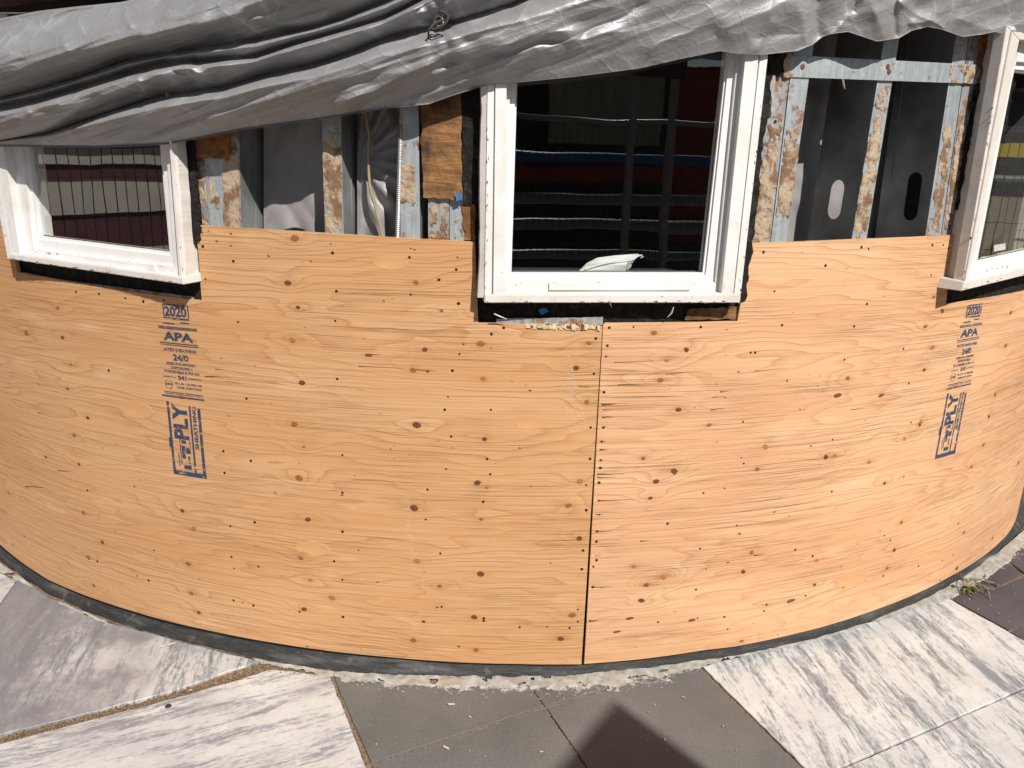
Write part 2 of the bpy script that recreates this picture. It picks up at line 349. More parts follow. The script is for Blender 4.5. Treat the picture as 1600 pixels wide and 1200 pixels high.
MT['label'] = simple('glass_label', (.55, .55, .54), .5, 0, .5, 260, 0)
MT['maroon'] = simple('maroon_wall_paint', (.17, .065, .075), .7, 0, .2, 8)
# ------------------------------------------------------------------ the curved wall: room behind, upper wall, plinth
D2R = math.pi/180
def arc_wall(mb, r, t0, t1, z0, z1, n=60, thick=None, mi=0):
    th = np.linspace(t0, t1, n)
    a = [pt(t, z0, r) for t in th]; b = [pt(t, z1, r) for t in th]
    mb.add(a+b, [(i, i+1, n+i+1, n+i) for i in range(n-1)], mi)
    if thick:
        a2 = [pt(t, z0, r-thick) for t in th]; b2 = [pt(t, z1, r-thick) for t in th]
        mb.add(a2+b2, [(n+i, n+i+1, i+1, i) for i in range(n-1)], mi)
        mb.add(a+a2, [(i, i+1, n+i+1, n+i) for i in range(n-1)], mi); mb.add(b+b2, [(i, i+1, n+i+1, n+i) for i in range(n-1)], mi)
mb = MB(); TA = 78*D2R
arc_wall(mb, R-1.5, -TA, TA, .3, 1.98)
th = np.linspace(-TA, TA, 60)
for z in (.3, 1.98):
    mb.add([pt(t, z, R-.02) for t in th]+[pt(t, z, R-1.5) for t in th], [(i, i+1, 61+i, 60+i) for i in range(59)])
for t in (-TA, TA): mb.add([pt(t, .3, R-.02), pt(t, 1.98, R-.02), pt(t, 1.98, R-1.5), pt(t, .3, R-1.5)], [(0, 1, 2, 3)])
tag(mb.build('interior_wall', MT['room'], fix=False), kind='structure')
mb = MB(); arc_wall(mb, R-.02, -TA, TA, 1.87, 2.9, 80, .18)
tag(mb.build('upper_wall', MT['maroon']), 'dark maroon curved wall showing above the top edge of the grey tarp', 'wall')

SL = np.array([(0, 877), (75, 930), (169, 969), (300, 1005), (412, 1031), (517, 1050), (650, 1060), (800, 1062), (875, 1061), (987, 1050), (1094, 1034), (1262, 999), (1390, 957), (1487, 913), (1560, 866), (1620, 815)], float)
Gs = gnd(SL); ths = np.arctan2(Gs[:, 0], -Gs[:, 1]); rs = np.hypot(Gs[:, 0], Gs[:, 1])
def plinth_r(t): return np.interp(t, ths, rs)
nt = 420; th = np.linspace(-70*D2R, 70*D2R, nt); V = []; UVp = []
for j, f in enumerate((0, .12, .25, .38, .48, .6, 1)):
    z = -.03+f*.14; rb = plinth_r(th)+.002
    gf = min(1, f/.48); rr = rb*(1-gf)+(R-.014)*gf+(.004*fbm(th*R*9, z*18+0*th, 3)-.003)*(f < .55)+.003*math.sin(min(1, f/.48)*math.pi)
    V.append(cp3(th, np.full(nt, z), rr)); UVp.append(np.stack([th*R, np.full(nt, z)], -1))
mb = MB(); mb.add(np.concatenate(V), grid_faces(nt, 7))
o = mb.build('plinth', MT['slate'], smooth=True, fix=False); uvset(o, np.concatenate(UVp))
tag(o, 'low dark slate grey curved plinth under the plywood sheathing', 'plinth')

# ------------------------------------------------------------------ plywood sheathing
BOT = np.array([(0, 851), (75, 906), (187, 949), (322, 984), (469, 1011), (600, 1026), (687, 1033), (800, 1037), (909, 1038), (918, 1037), (1000, 1030), (1100, 1016), (1150, 1010), (1262, 986), (1375, 950), (1487, 899), (1562, 847), (1600, 807)], float)
bt, bz = tz(BOT)
zbot = lambda t: np.interp(t, bt, bz)
NT = np.array([(28, 425), (315, 470), (747, 504), (942, 510), (944, 505), (1152, 502), (1478, 475), (1600, 455)], float)
nt_, nz_ = tz(NT)
znot = lambda t: np.interp(t, nt_, nz_)
tA, zA = tz([(310, 352), (460, 361), (600, 370), (742, 378)]); ztopL = lambda t: np.interp(t, tA, zA)
tB, zB = tz([(1175, 380), (1330, 374), (1490, 367)]); ztopR = lambda t: np.interp(t, tB, zB)
def edge(p, q):
    t, z = tz([p, q]); return lambda zz: t[0]+(t[1]-t[0])*(zz-z[0])/(z[1]-z[0])
seamL = edge((941.8, 505), (908.5, 1037)); seamR = edge((942.9, 505), (913, 1037))
const = lambda t: (lambda zz: t+0*zz)
KN = {'L': [], 'R': []}
def wave(t, z): return .0016*fbm(t*R*1.6, z*1.8, 2, 3)
def plyset(name, blocks, seed, knots, dents, mat, label, step=.0052):
    V = []; F = []; MI = []; U = []; n0 = 0
    for (eL, eR, zlo, zhi) in blocks:
        zm = .7; w_ = abs(eR(zm)-eL(zm))*R
        t_ = np.linspace(eL(zm), eR(zm), 9); h_ = np.max(zhi(t_)-zlo(t_))
        nu = max(3, int(w_/step)); nv = max(3, int(h_/step))
        s, q = np.meshgrid(np.linspace(0, 1, nu), np.linspace(0, 1, nv))
        t = eL(zm)*(1-s)+eR(zm)*s
        for _ in range(2):
            z = zlo(t)+(zhi(t)-zlo(t))*q; t = eL(z)*(1-s)+eR(z)*s
        z = zlo(t)+(zhi(t)-zlo(t))*q
        t = t.ravel(); z = z.ravel(); rr = R+wave(t, z)
        for (dt, dz, rad, am, sx) in dents:
            rr = rr+am*np.exp(-(((t-dt)*R/(rad*sx))**2+((z-dz)/rad)**2))
        V.append(cp3(t, z, rr)); U.append(np.stack([t*R, z], -1)); F += [tuple(n0+i for i in f) for f in grid_faces(nu, nv)]; MI += [0]*((nu-1)*(nv-1))
        idx = np.arange(nu*nv).reshape(nv, nu); loop = np.concatenate([idx[0], idx[1:, -1], idx[-1, -2::-1], idx[-2::-1, 0]])
        bk = cp3(t[loop], z[loop], R-.0095+0*t[loop]); m = n0+nu*nv
        V.append(V[-1][loop]); V.append(bk); L = len(loop)
        U.append(U[-1][loop]); U.append(U[-1])
        F += [(m+i+1, m+i, m+L+i, m+L+i+1) for i in range(L-1)]; MI += [1]*(L-1); n0 = m+2*L
    V = np.concatenate(V); U = np.concatenate(U)
    u, v = U[:, 0]+seed*3.1, U[:, 1]
    Gf = 24*v+5.6*pnoise(u*.5, v*4.2, seed)+2.0*pnoise(u*1.3, v*11, seed+3)+.6*pnoise(u*6, v*40, seed+5)
    tone = np.zeros(len(u))
    for (kt, kz, sz) in knots:
        du = (U[:, 0]-kt*R); dv = U[:, 1]-kz; am = 1.1+.9*math.sin(kt*90)
        Gf += am*np.exp(-((du/(.045+sz))**2+(dv/(.014+sz))**2)); tone += .8*np.exp(-((du/(sz*4.2))**2+(dv/(sz*.55))**2))+.5*np.exp(-((du/(sz*1.7))**2+(dv/(sz*1.3))**2))
    me = bpy.data.meshes.new(name); me.from_pydata(V.tolist(), [], F); me.materials.append(mat); me.materials.append(MT['plyedge'])
    me.polygons.foreach_set('material_index', MI); me.polygons.foreach_set('use_smooth', [x == 0 for x in MI])
    a = me.attributes.new('grain', 'FLOAT', 'POINT'); a.data.foreach_set('value', Gf)
    a = me.attributes.new('tone', 'FLOAT', 'POINT'); a.data.foreach_set('value', tone)
    o = bpy.data.objects.new(name, me); C.objects.link(o); uvset(o, U); tag(o, label, 'plywood', 'plywood sheathing sheets round the curved wall'); return o
def P2(s): return [tuple(map(float, x.split(','))) for x in s.split()]
kL = P2('91,481,7 98,527,7 111,569,7 106,607,7 137,653,6 116,680,7 124,725,7 14,770,8 131,801,8 160,847,7 138,871,9 285,798,8 303,826,9 294,881,10 283,621,7 42,520,9 72,714,5 20,851,5 461,372,12 450,442,12 650,441,12 466,480,9 457,531,13 751,537,12 664,546,9 646,578,13 472,598,12 755,591,10 460,663,11 651,664,12 690,485,7 757,686,12 475,698,8 920,536,11 900,575,12 917,628,10 746,754,12 906,752,12 888,790,12 905,841,11 894,961,11 876,998,11 761,761,8 467,747,11 481,812,11 470,872,11 647,794,12 651,877,11 646,1000,12 751,897,11 744,1015,9 741,964,10 485,906,7 299,927,8 311,957,8 146,915,7 475,952,10 519,934,10 687,916,8 662,971,7 752,811,8 668,580,6')
kR = P2('1022,520,10 1072,547,12 1042,563,9 1032,594,10 1060,640,10 1005,716,9 1052,737,13 1195,699,12 1183,733,9 1025,752,9 1108,664,7 1016,778,9 990,885,9 1010,914,8 1002,938,9 1325,591,8 1436,664,9 1413,686,8 1459,464,7 1472,486,10 1446,510,7 1579,489,9 1457,543,9 1571,540,8 1444,578,8 1554,617,10 1544,651,9 1439,660,11 1536,695,8 1591,723,9 1517,729,7 1290,715,12 1305,712,8 1174,864,10 1161,894,9 1036,901,10 1010,914,8 1276,876,8 1408,817,9 1397,860,9 1386,888,8 1273,914,7 1035,902,11 1551,841,7 1495,888,8 1159,1002,9 1382,755,8 1358,722,7 1506,832,6')
sm = P2('1436,664 1290,715 1413,686 1472,486 1174,864 1161,894 1408,817 1397,860 1439,660 1554,617 1544,651 1035,902 1052,737 1195,699 1072,547 1579,489 1276,873')
slots = P2('1309,618,14,7 1377,618,11,5 984,966,12,5 1081,969,11,5 964,987,12,4 1236,939,14,6 576,555,12,5 717,1010,5,3')
def mm(px, q): return px*np.linalg.norm(cyl([q], R)[0]-CAM)/FPX
def kt_(lst): return [(tz([k[:2]])[0][0], tz([k[:2]])[1][0], mm(k[2], k[:2])/2) for k in lst]
dents = []
for q in sm:
    t, z = tz([q]); dents += [(t[0]+.004, z[0]+.008, .014, -.0026, 1.0), (t[0]-.006, z[0]-.012, .016, .0016, 1.1)]
for k in kL[::3]:
    t, z = tz([k[:2]]); dents.append((t[0], z[0], .018, .0007, 1.5))
eWL = edge((8, 345), (28, 425)); eWLr = edge((306.5, 352), (315, 470)); eML = edge((742, 378), (747, 504))
eMR = edge((1175, 380), (1152, 503)); eRL = edge((1490, 367), (1478, 475)); LE = -42.6*D2R; RE = 54.2*D2R
flat = lambda z: (lambda t: z+0*t)
shL = plyset('plywood_sheet', [(const(LE), seamL, zbot, znot), (const(LE), eWL, znot, flat(1.262)), (eWLr, eML, znot, ztopL)], 1, kt_(kL), [d for d in dents if d[0] < .1], MT['plyL'],
    'tan plywood sheet bent under the small left window, left of the vertical seam')
shR = plyset('plywood_sheet', [(seamR, const(RE), zbot, znot), (eMR, eRL, znot, ztopR), (const(50*D2R), const(RE), znot, flat(1.262))], 2, kt_(kR), [d for d in dents if d[0] >= .1], MT['plyR'],
    'pinkish plywood sheet right of the vertical seam, blue stamp below the right-hand window')
for t0, t1, s_, sd_ in ((-76*D2R, LE-.0015, 3, 'left'), (RE+.0015, 76*D2R, 4, 'right')):
    plyset('plywood_sheet', [(const(t0), const(t1), flat(.05), flat(1.262))], s_, [], [], MT['plyL'], 'plywood sheet continuing round the curve past the %s picture edge' % sd_, .02)
# knots, screws, pitch pockets, splits: pieces set into the sheets
def disc_mesh(name, mat, n, prof):
    mb = MB(); rings = [[(r*math.cos(2*math.pi*k/n)*(1+.08*math.sin(3*k+1)), -h, r*math.sin(2*math.pi*k/n)*(1+.06*math.cos(2*k))) for k in range(n)] for r, h in prof]
    vs = sum(rings, []); fs = []
    for j in range(len(prof)-1): fs += [(j*n+k, j*n+(k+1) % n, (j+1)*n+(k+1) % n, (j+1)*n+k) for k in range(n)]
    fs.append(tuple(range((len(prof)-1)*n, len(prof)*n))); mb.add(vs, fs)
    me = bpy.data.meshes.new(name); me.from_pydata(mb.v, [], mb.f); me.materials.append(mat); return me
kme = [disc_mesh('knot', m, 12, [(.010, -.0005), (.0095, .0006), (.006, .0009)]) for m in MT['knot']]
sme = disc_mesh('screw', MT['screw'], 8, [(.0042, -.001), (.0042, .0005), (.0030, .0007), (.0018, .0003)])
nme = disc_mesh('nail_hole', MT['split'], 6, [(.0034, -.001), (.0030, .0004)])
pme = disc_mesh('pitch_pocket', MT['slot'], 10, [(.010, -.0005), (.0092, .0006)])
def stick(name, me, q, sx, sz, ang=0):
    t, z = tz([q]); t, z = t[0], z[0]
    par = shL if t < seamL(z) else shR
    o = bpy.data.objects.new(name, me); C.objects.link(o); o.parent = par
    d = sum(am*math.exp(-(((t-dt)*R/(rad*sx_))**2+((z-dz)/rad)**2)) for (dt, dz, rad, am, sx_) in dents)
    o.location = pt(t, z, R+float(wave(np.array([t]), np.array([z]))[0])+d); o.rotation_euler = (0, ang, t); o.scale = (sx, 1, sz); return o
for lst in (kL, kR):
    for i, k in enumerate(lst):
        s = mm(k[2], k[:2])/.02*random.uniform(.72, .98); stick('knot', kme[(i*7+i//5) % 3], k[:2], s*random.uniform(.95, 1.3), s*random.uniform(.75, .95), random.uniform(-.3, .3))
for (x, y, a, b) in slots: stick('pitch_pocket', pme, (x, y), mm(a, (x, y))/.02*1.1, mm(b, (x, y))/.02, -.12 if x > 950 else .05)
SCR = P2('317,385 365,408 321,436 520,395 526,455 642,460 640,402 686,437 713,421 716,474 524,501 372,503 718,553 385,623 695,640 527,592 707,579 705,682 717,474 768,522 837,514 787,512 931,529 928,584 923,668 922,717 761,717 767,640 952,512 949,540 947,557 944,613 943,668 940,690 939,719 938,731 936,754 990,511 1095,511 1173,551 1162,724 1161,659 916,758 916,797 911,860 909,889 903,952 890,981 855,979 812,980 903,971 936,782 936,804 933,830 932,846 932,875 927,885 926,917 922,970 1099,770 1151,821 1155,834 1087,921 1132,964 1028,972 1043,818 137,766 170,579 349,705 392,720 351,739 360,822 398,816 362,870 196,466 224,471 119,456 155,459 256,469 535,711 535,770 535,831 668,765 665,812 688,865 690,948 522,877 755,784 766,741 404,885 214,900 232,907 365,938 396,946 535,906 468,956 536,964 152,877 683,949 756,966 756,970 1094,857 1243,859 1270,869 1088,921 1259,931 1318,918 1198,945 1194,955 1090,966 1137,983 1497,818 1382,837 1391,844 1472,876 1435,884 1489,867 1380,900 1469,907 1193,394 1346,386 1357,389 1457,383 1474,383 1482,388 1320,562 1420,599 1301,687 1423,660 1222,508 1335,510 1412,545 1290,415 1355,475 1210,455 1412,745 1300,768 1230,595 1180,551 38,838 1478,455 1455,430')
for q in SCR:
    s = random.uniform(.62, 1.0)*(1.04 if q[0] < 950 else 1.0); stick('screw', sme, q, s, s, random.random()*3)
NAIL = P2('326,361 315,363 361,365 339,377 361,384 517,381 642,388 648,390 715,402 767,544 1133,621 1154,581 1158,715 1136,515 941,632 697,733 534,774 1132,763 1103,889 1137,879 1278,603 1267,697 1216,992 379,942 366,888 312,905 700,620 724,538 1375,830 1156,834 1382,837 1138,879 270,1010 480,1010 1250,640 1340,850 590,910 610,702 812,700 828,610 430,770 1120,600 1210,800 700,360 420,400 486,408 600,470 345,560 357,650 440,900 560,860 860,880 830,760 60,600 30,680 45,640 160,700 210,760 180,830 240,860 60,780')
for q in NAIL:
    s = random.uniform(.7, 1.15); stick('nail_hole', nme, q, s*random.uniform(1, 1.5), s*.8, random.random()*.6)
ome = disc_mesh('oval_patch', MT['patchwood'], 24, [(.010, -.0005), (.0098, .00025)])
for (x, y, a, b) in ((488, 857, 30, 13), (212, 640, 34, 14), (1120, 452, 30, 12), (1330, 905, 34, 13), (610, 410, 30, 12), (830, 660, 30, 13)): stick('oval_patch', ome, (x, y), mm(a, (x, y))/.01*.9, mm(b, (x, y))/.01*.9)
# ragged splits in the face veneer, next to the seam screws and along the grain
mb = MB()
def split(x0, y0, ln, wd, slope=0.0):
    n = 5; top = []; bo = []
    for i in range(n):
        f = i/(n-1); x = x0+ln*f; y = y0+slope*ln*f+random.uniform(-.4, .4); w2 = wd*(1-f*.9)*random.uniform(.7, 1.2)
        top.append((x, y-w2/2)); bo.append((x, y+w2/2))
    q = np.array(top+bo); t, z = tz(q); rr = R+wave(t, z)+.0006; mb.add(cp3(t, z, rr), [(i, i+1, n+i+1, n+i) for i in range(n-1)])
for (x, y, l, w_) in [(941, 632, 22, 4), (942, 640, 14, 2), (941, 652, 18, 2.5), (940, 667, 10, 2), (938, 690, 9, 2.4), (937, 703, 12, 3), (936, 719, 8, 2), (935, 731, 9, 2), (933, 741, 42, 2.2), (933, 746, 30, 2), (934, 782, 60, 1.6), (931, 804, 12, 2), (930, 830, 26, 1.8), (926, 917, 30, 1.8), (924, 970, 12, 2), (930, 868, 9, 1.6), (320, 588, 40, 2), (336, 577, 16, 1.6), (1110, 640, 24, 1.6), (1125, 612, 18, 2), (1112, 621, 20, 1.3), (575, 553, 20, 2), (560, 572, 70, 1.4), (640, 577, 40, 1.6), (905, 604, 17, 1.5), (1178, 868, 20, 2), (1000, 845, 14, 2), (60, 645, 10, 1.5), (90, 735, 22, 1.6), (40, 760, 30, 2.0), (1040, 585, 60, 1.2), (965, 601, 70, 1.3), (960, 566, 80, 1.2), (1180, 580, 50, 1.2), (1330, 640, 22, 1.2)]:
    split(x, y, l, w_, -.10 if x > 1000 else (-.03 if x > 920 else .05))
o = mb.build('grain_split', MT['split'], None, fix=False); o.parent = shR; o['kind'] = 'stuff'
# splintered top edge under the middle window
mb = MB()
for i in range(60):
    x = random.uniform(822, 940); w_ = random.uniform(1.5, 6); y0 = 507+random.uniform(-1.5, 2); y1 = 511+random.uniform(0, 4)+ (x-822)*.02
    t, z = tz([(x-w_, y0), (x+w_*.6, y0+.5), (x+w_*.5, y1), (x-w_*.8, y1-.6)]); a = random.uniform(.001, .004)
    f = cp3(t, z, R+a); b = cp3(t, z, R-.006+0*t); mb.hexa([tuple(f[k]) for k in (3, 2, 1, 0)]+[tuple(b[k]) for k in (3, 2, 1, 0)], 0 if random.random() < .68 else 1)
o = mb.build('splintered_edge', [MT['splint'], MT['split']], shL); o['kind'] = 'stuff'
# ------------------------------------------------------------------ grade stamps printed on the sheets
def text_mesh(s):
    cu = bpy.data.curves.new('t', 'FONT'); cu.body = s; cu.offset = .042; cu.resolution_u = 3
    ob = bpy.data.objects.new('t', cu); C.objects.link(ob); dg = bpy.context.evaluated_depsgraph_get()
    me = ob.evaluated_get(dg).to_mesh(); v = np.array([p.co[:2] for p in me.vertices]); f = [tuple(p.vertices) for p in me.polygons]
    bpy.data.objects.remove(ob); bpy.data.curves.remove(cu); return v, f
SV = []; SF = []
def s_add(v, f):
    n = sum(len(a) for a in SV); SV.append(np.asarray(v, float)); SF.extend(tuple(n+i for i in q) for q in f)
K4 = lambda x, y: (220+x/4, 460+y/4)
def uvm(x, y):
    t, z = tz([K4(x, y)]); return np.array([t[0]*R, z[0]])
def s_text(s, xl, yl, xr, yr, h):
    a, b = uvm(xl, yl), uvm(xr, yr); v, f = text_mesh(s); v = v-v.min(0); v = v/v.max(0); hh = h/4*.00192
    w_ = np.linalg.norm(b-a); cx = (a+b)/2
    s_add(np.stack([cx[0]+(v[:, 0]-.5)*w_, cx[1]+(v[:, 1]-.5)*hh], -1), f)
def s_bar(x0, y0, x1, y1, w_):
    a, b = uvm(x0, y0), uvm(x1, y1); d = b-a
    if abs(d[0]) > abs(d[1]): b[1] = a[1] = (a[1]+b[1])/2
    n = 6; nrm = np.array([-d[1], d[0]])/np.linalg.norm(d)*w_/4*.00192/2
    p = [a+(b-a)*i/n for i in range(n+1)]; s_add([q+nrm for q in p]+[q-nrm for q in p], [(i, i+1, n+2+i, n+1+i) for i in range(n)])
s_text('2020', 147, 106, 285, 110, 60)
for a in ((135, 62, 290, 72, 8), (145, 148, 300, 153, 6), (137, 64, 147, 148, 8), (291, 68, 299, 150, 8), (136, 178, 210, 184, 8), (200, 152, 300, 160, 8), (245, 176, 302, 184, 7)): s_bar(*a)
for a in ((108, 194, 350, 222, 6), (112, 204, 352, 232, 6), (118, 296, 356, 322, 6), (124, 308, 360, 335, 5)): s_bar(*a)
s_text('APA', 140, 260, 326, 272, 52)
s_text('RATED SHEATHING', 137, 340, 346, 362, 19); s_text('24/0', 200, 394, 297, 402, 40); s_text('SIZED FOR SPACING', 160, 428, 340, 448, 15)
s_text('EXPOSURE 1', 186, 456, 320, 470, 16); s_text('THICKNESS 0.354 IN.', 145, 478, 367, 500, 16); s_bar(140, 510, 216, 518, 5); s_text('541', 232, 520, 284, 526, 28); s_bar(294, 528, 378, 538, 5)
s_text('PS 1-09 C-D PRP-108', 214, 556, 380, 574, 14); s_text('PANEL SHEATHING', 226, 580, 382, 600, 13); s_text('APA', 152, 556, 198, 562, 15)
ang = np.linspace(0, 2*math.pi, 25)[:-1]; c0 = uvm(175, 560)
s_add(np.concatenate([np.stack([c0[0]+.0135*np.cos(ang), c0[1]+.0135*np.sin(ang)], -1), np.stack([c0[0]+.0118*np.cos(ang), c0[1]+.0118*np.sin(ang)], -1)]), [(i, (i+1) % 24, 24+(i+1) % 24, 24+i) for i in range(24) if i not in (5, 6, 17)])
for a in ((145, 603, 388, 636, 5), (150, 614, 388, 646, 4), (133, 627, 398, 664, 10)): s_bar(*a)
# big box with PLY and SHEATHING turned on their sides
a, b = uvm(238, 690), uvm(245, 1140); cu_ = a[0]; zt_, zb_ = a[1], b[1]; k_ = .00192/4
def v_text(s, x0, x1, y0, y1, base=238):
    v, f = text_mesh(s); v = v-v.min(0); v = v/v.max(0)
    xl, xr = cu_+(x0-base)*k_, cu_+(x1-base)*k_; za, zb2 = zt_-(y0-690)*k_*1.02, zt_-(y1-690)*k_*1.02
    s_add(np.stack([xr+(xl-xr)*v[:, 1], zb2+(za-zb2)*v[:, 0]], -1), f)
def v_bar(x0, x1, y0, y1):
    n = 4; xl, xr = cu_+(x0-238)*k_, cu_+(x1-238)*k_; za, zb2 = zt_-(y0-690)*k_*1.02, zt_-(y1-690)*k_*1.02
    xs = np.linspace(xl, xr, n+1); s_add([(x, za) for x in xs]+[(x, zb2) for x in xs], [(i, i+1, n+2+i, n+1+i) for i in range(n)])
v_text('PLY', 183, 290, 684, 900); v_text('SHEATHING', 325, 352, 690, 950)
for a in ((150, 168, 676, 1120), (150, 385, 1100, 1128), (362, 382, 700, 1128), (304, 317, 690, 1100), (140, 150, 900, 960), (198, 205, 985, 1070), (215, 222, 900, 1060), (228, 262, 905, 925), (226, 250, 940, 1020), (255, 290, 950, 985), (232, 285, 1060, 1085), (285, 292, 905, 945), (268, 280, 1000, 1050)): v_bar(*a)
SVa = np.concatenate(SV); apaL = uvm(288-55, 268)
qR = tz([(1515, 520)]); shift = np.array([qR[0][0]*R-apaL[0], qR[1][0]-apaL[1]])
for sh, par in ((np.zeros(2), shL), (shift, shR)):
    q = SVa+sh; me = bpy.data.meshes.new('grade_stamp'); t = q[:, 0]/R
    me.from_pydata(cp3(t, q[:, 1], R+wave(t, q[:, 1])+.0007).tolist(), [], SF); me.materials.append(MT['ink'])
    o = bpy.data.objects.new('grade_stamp', me); put(o, par); uvset(o, q); tag(o, 'worn blue grade stamp reading 2020, APA, 24/0, PLY SHEATHING')
# chalky scuffs
for (x, y, w_, h_) in ((892, 590, 14, 70), (900, 655, 30, 40), (772, 848, 10, 14), (640, 830, 8, 120)):
    xs, ys = np.meshgrid(np.linspace(x-w_/2, x+w_/2, 4), np.linspace(y-h_/2, y+h_/2, 6)); xs = xs+(ys-y)*.12; t, z = tz(np.stack([xs.ravel(), ys.ravel()], -1))
    mb = MB(); mb.add(cp3(t, z, R+wave(t, z)+.0009), grid_faces(4, 6)); o = mb.build('pale_scuff', MT['scuff'], shL, fix=False); uvset(o, np.stack([t*R, z], -1))
# ------------------------------------------------------------------ windows
class WinPlane:
    def __init__(s, az):
        s.n = np.array([math.sin(az), -math.cos(az), 0.0]); s.t = np.array([math.cos(az), math.sin(az), 0.0]); s.az = az
    def at(s, q, off):
        d = rays(q); P0 = s.n*(R+off); t = ((P0-CAM)@s.n)/(d@s.n); return CAM+t[:, None]*d
def lerp_line(p, q, y):   # point of the px line p-q at height y
    return (p[0]+(q[0]-p[0])*(y-p[1])/(q[1]-p[1]), y)
def ring(mb, W, out, inn, off, dep, sides='LTRB', mi=0):
    o = W.at(out, off); i = W.at(inn, off); D = -W.n*dep
    seg = {'T': (0, 1), 'R': (1, 2), 'B': (2, 3), 'L': (3, 0)}
    for k in sides:
        a, b = seg[k]; f = [o[a], o[b], i[b], i[a]]
        mb.hexa([tuple(p) for p in f[::-1]]+[tuple(p+D) for p in f[::-1]], mi)
def mixq(a, b, f): return [(p[0]+(q[0]-p[0])*f, p[1]+(q[1]-p[1])*f) for p, q in zip(a, b)]
def window(label, az, cas_o, cas_i, fr_i, gl, sill, woff=.03, strip=None, cd=.075):
    W = WinPlane(az); root = empty('window', tuple(W.n*(R-.05)+np.array([0, 0, 1.15]))); tag(root, label, 'window', 'white framed windows in the curved wall')
    mb = MB(); mid = mixq(cas_o, cas_i, .34); mid2 = mixq(cas_o, cas_i, .42)
    ring(mb, W, cas_o, mid, woff-.005, cd); ring(mb, W, mid2, cas_i, woff, cd+.003); ring(mb, W, mid, mid2, woff-.009, .06)
    mb.build('casing', MT['white' if strip else 'worn'], root, bevel=.0012)
    mb = MB(); ring(mb, W, mixq(cas_i, fr_i, -.5), fr_i, woff-.022, .05); mb.build('jamb_frame', MT['white'], root, bevel=.001)
    mb = MB(); ring(mb, W, mixq(fr_i, gl, -.9), mixq(fr_i, gl, .75), woff-.032, .045); ring(mb, W, mixq(fr_i, gl, .55), gl, woff-.038, .03)
    mb.build('sash', MT['whitev'], root, bevel=.0012)
    mb = MB(); ring(mb, W, mixq(fr_i, gl, .8), mixq(fr_i, gl, 1.10), woff-.0455, .006); mb.build('glazing_gasket', MT['dark'], root)
    mb = MB(); g = W.at(mixq(fr_i, gl, .9), woff-.044); D = -W.n*.004
    mb.hexa([tuple(p) for p in g[::-1]]+[tuple(p+D) for p in g[::-1]]); mb.build('glass_pane', MT['glass'], root)
    mb = MB(); s = W.at(sill, woff+.004); s2 = W.at([sill[1], sill[0]], woff-.02)
    D = -W.n*.075; mb.hexa([tuple(p) for p in (s[3], s[2], s[1], s[0])]+[tuple(p+D+np.array([0, 0, .006*(k > 1)])) for k, p in enumerate((s[3], s[2], s[1], s[0]))])
    mb.build('sill', MT['worn'], root, bevel=.002)
    # blistered, torn edge of old casing left on the side
    if strip:
        mb = MB(); n = 150
        for (p, q, wd, side) in strip:
            f = np.linspace(0, 1, n); a = np.stack([p[0]+(q[0]-p[0])*f, p[1]+(q[1]-p[1])*f], -1); wv = wd*(1+.22*fbm(f*3.5, f*0+side, 3)+.03*fbm(f*40, f*0, 2)); b = a.copy(); b[:, 0] += side*wv
            A = W.at(a, woff-.008); B = W.at(b, woff-.016)
            vs = [tuple(x) for x in A]+[tuple(x) for x in B]+[tuple(x-W.n*.03) for x in B]
            mb.add(vs, [(i, i+1, n+i+1, n+i) for i in range(n-1)]+[(n+i, n+i+1, 2*n+i+1, 2*n+i) for i in range(n-1)])
        mb.build('casing_edge', MT['worn'], root, fix=True)
    # chips and scrapes where paint has come off the edges
    mb = MB()
    for k in range(85):
        e_ = random.choice('LRSSB'); f_ = random.random()
        if e_ == 'S': a_, b_ = sill[3], sill[2]; q_ = (a_[0]+(b_[0]-a_[0])*f_, a_[1]+(b_[1]-a_[1])*f_-abs(random.gauss(0, 2.2))); of_ = woff+.0048
        elif e_ == 'B': a_, b_ = fr_i[3], fr_i[2]; q_ = (a_[0]+(b_[0]-a_[0])*f_, a_[1]+(b_[1]-a_[1])*f_+abs(random.gauss(0, 2.5))); of_ = woff-.0212
        else:
            i0, i1, sg_ = (0, 3, 1) if e_ == 'L' else (1, 2, -1); f_ = .3+.7*f_; a_, b_ = cas_o[i0], cas_o[i1]; q_ = (a_[0]+(b_[0]-a_[0])*f_+sg_*abs(random.gauss(0, 1.6)), a_[1]+(b_[1]-a_[1])*f_); of_ = woff-.0042
        n_ = 6; rx, ry = (random.uniform(.4, 1.0), random.uniform(.6, 4)) if e_ in 'LR' else (random.uniform(.6, 4.5), random.uniform(.4, .9))
        P_ = W.at([(q_[0]+rx*math.cos(2*math.pi*j/n_)*random.uniform(.5, 1.2), q_[1]+ry*math.sin(2*math.pi*j/n_)*random.uniform(.5, 1.2)) for j in range(n_)], of_)
        mb.add(P_, [tuple(range(n_))], random.choice((0, 0, 1)))
    o_ = mb.build('paint_chip', [MT['chip'], MT['felt']], root, fix=False); o_['kind'] = 'stuff'
    # drip strip between sash and sill
    mb = MB(); a = W.at(fr_i, woff-.02); bl, br = a[3], a[2]; e = br-bl
    p0, p1 = bl+e*.2, bl+e*.88; up = np.array([0, 0, .012]); fo = W.n*.004
    mb.hexa([tuple(x) for x in (p0+fo-up*1.6, p1+fo-up*1.6, p1+fo-up*.2, p0+fo-up*.2)]+[tuple(x-W.n*.02) for x in (p0+fo-up*1.6, p1+fo-up*1.6, p1+fo-up*.2, p0+fo-up*.2)]); mb.build('drip_strip', MT['white'], root, bevel=.0008)
    return W, root
YT = 20
L1 = lambda p, q: lerp_line(p, q, YT)
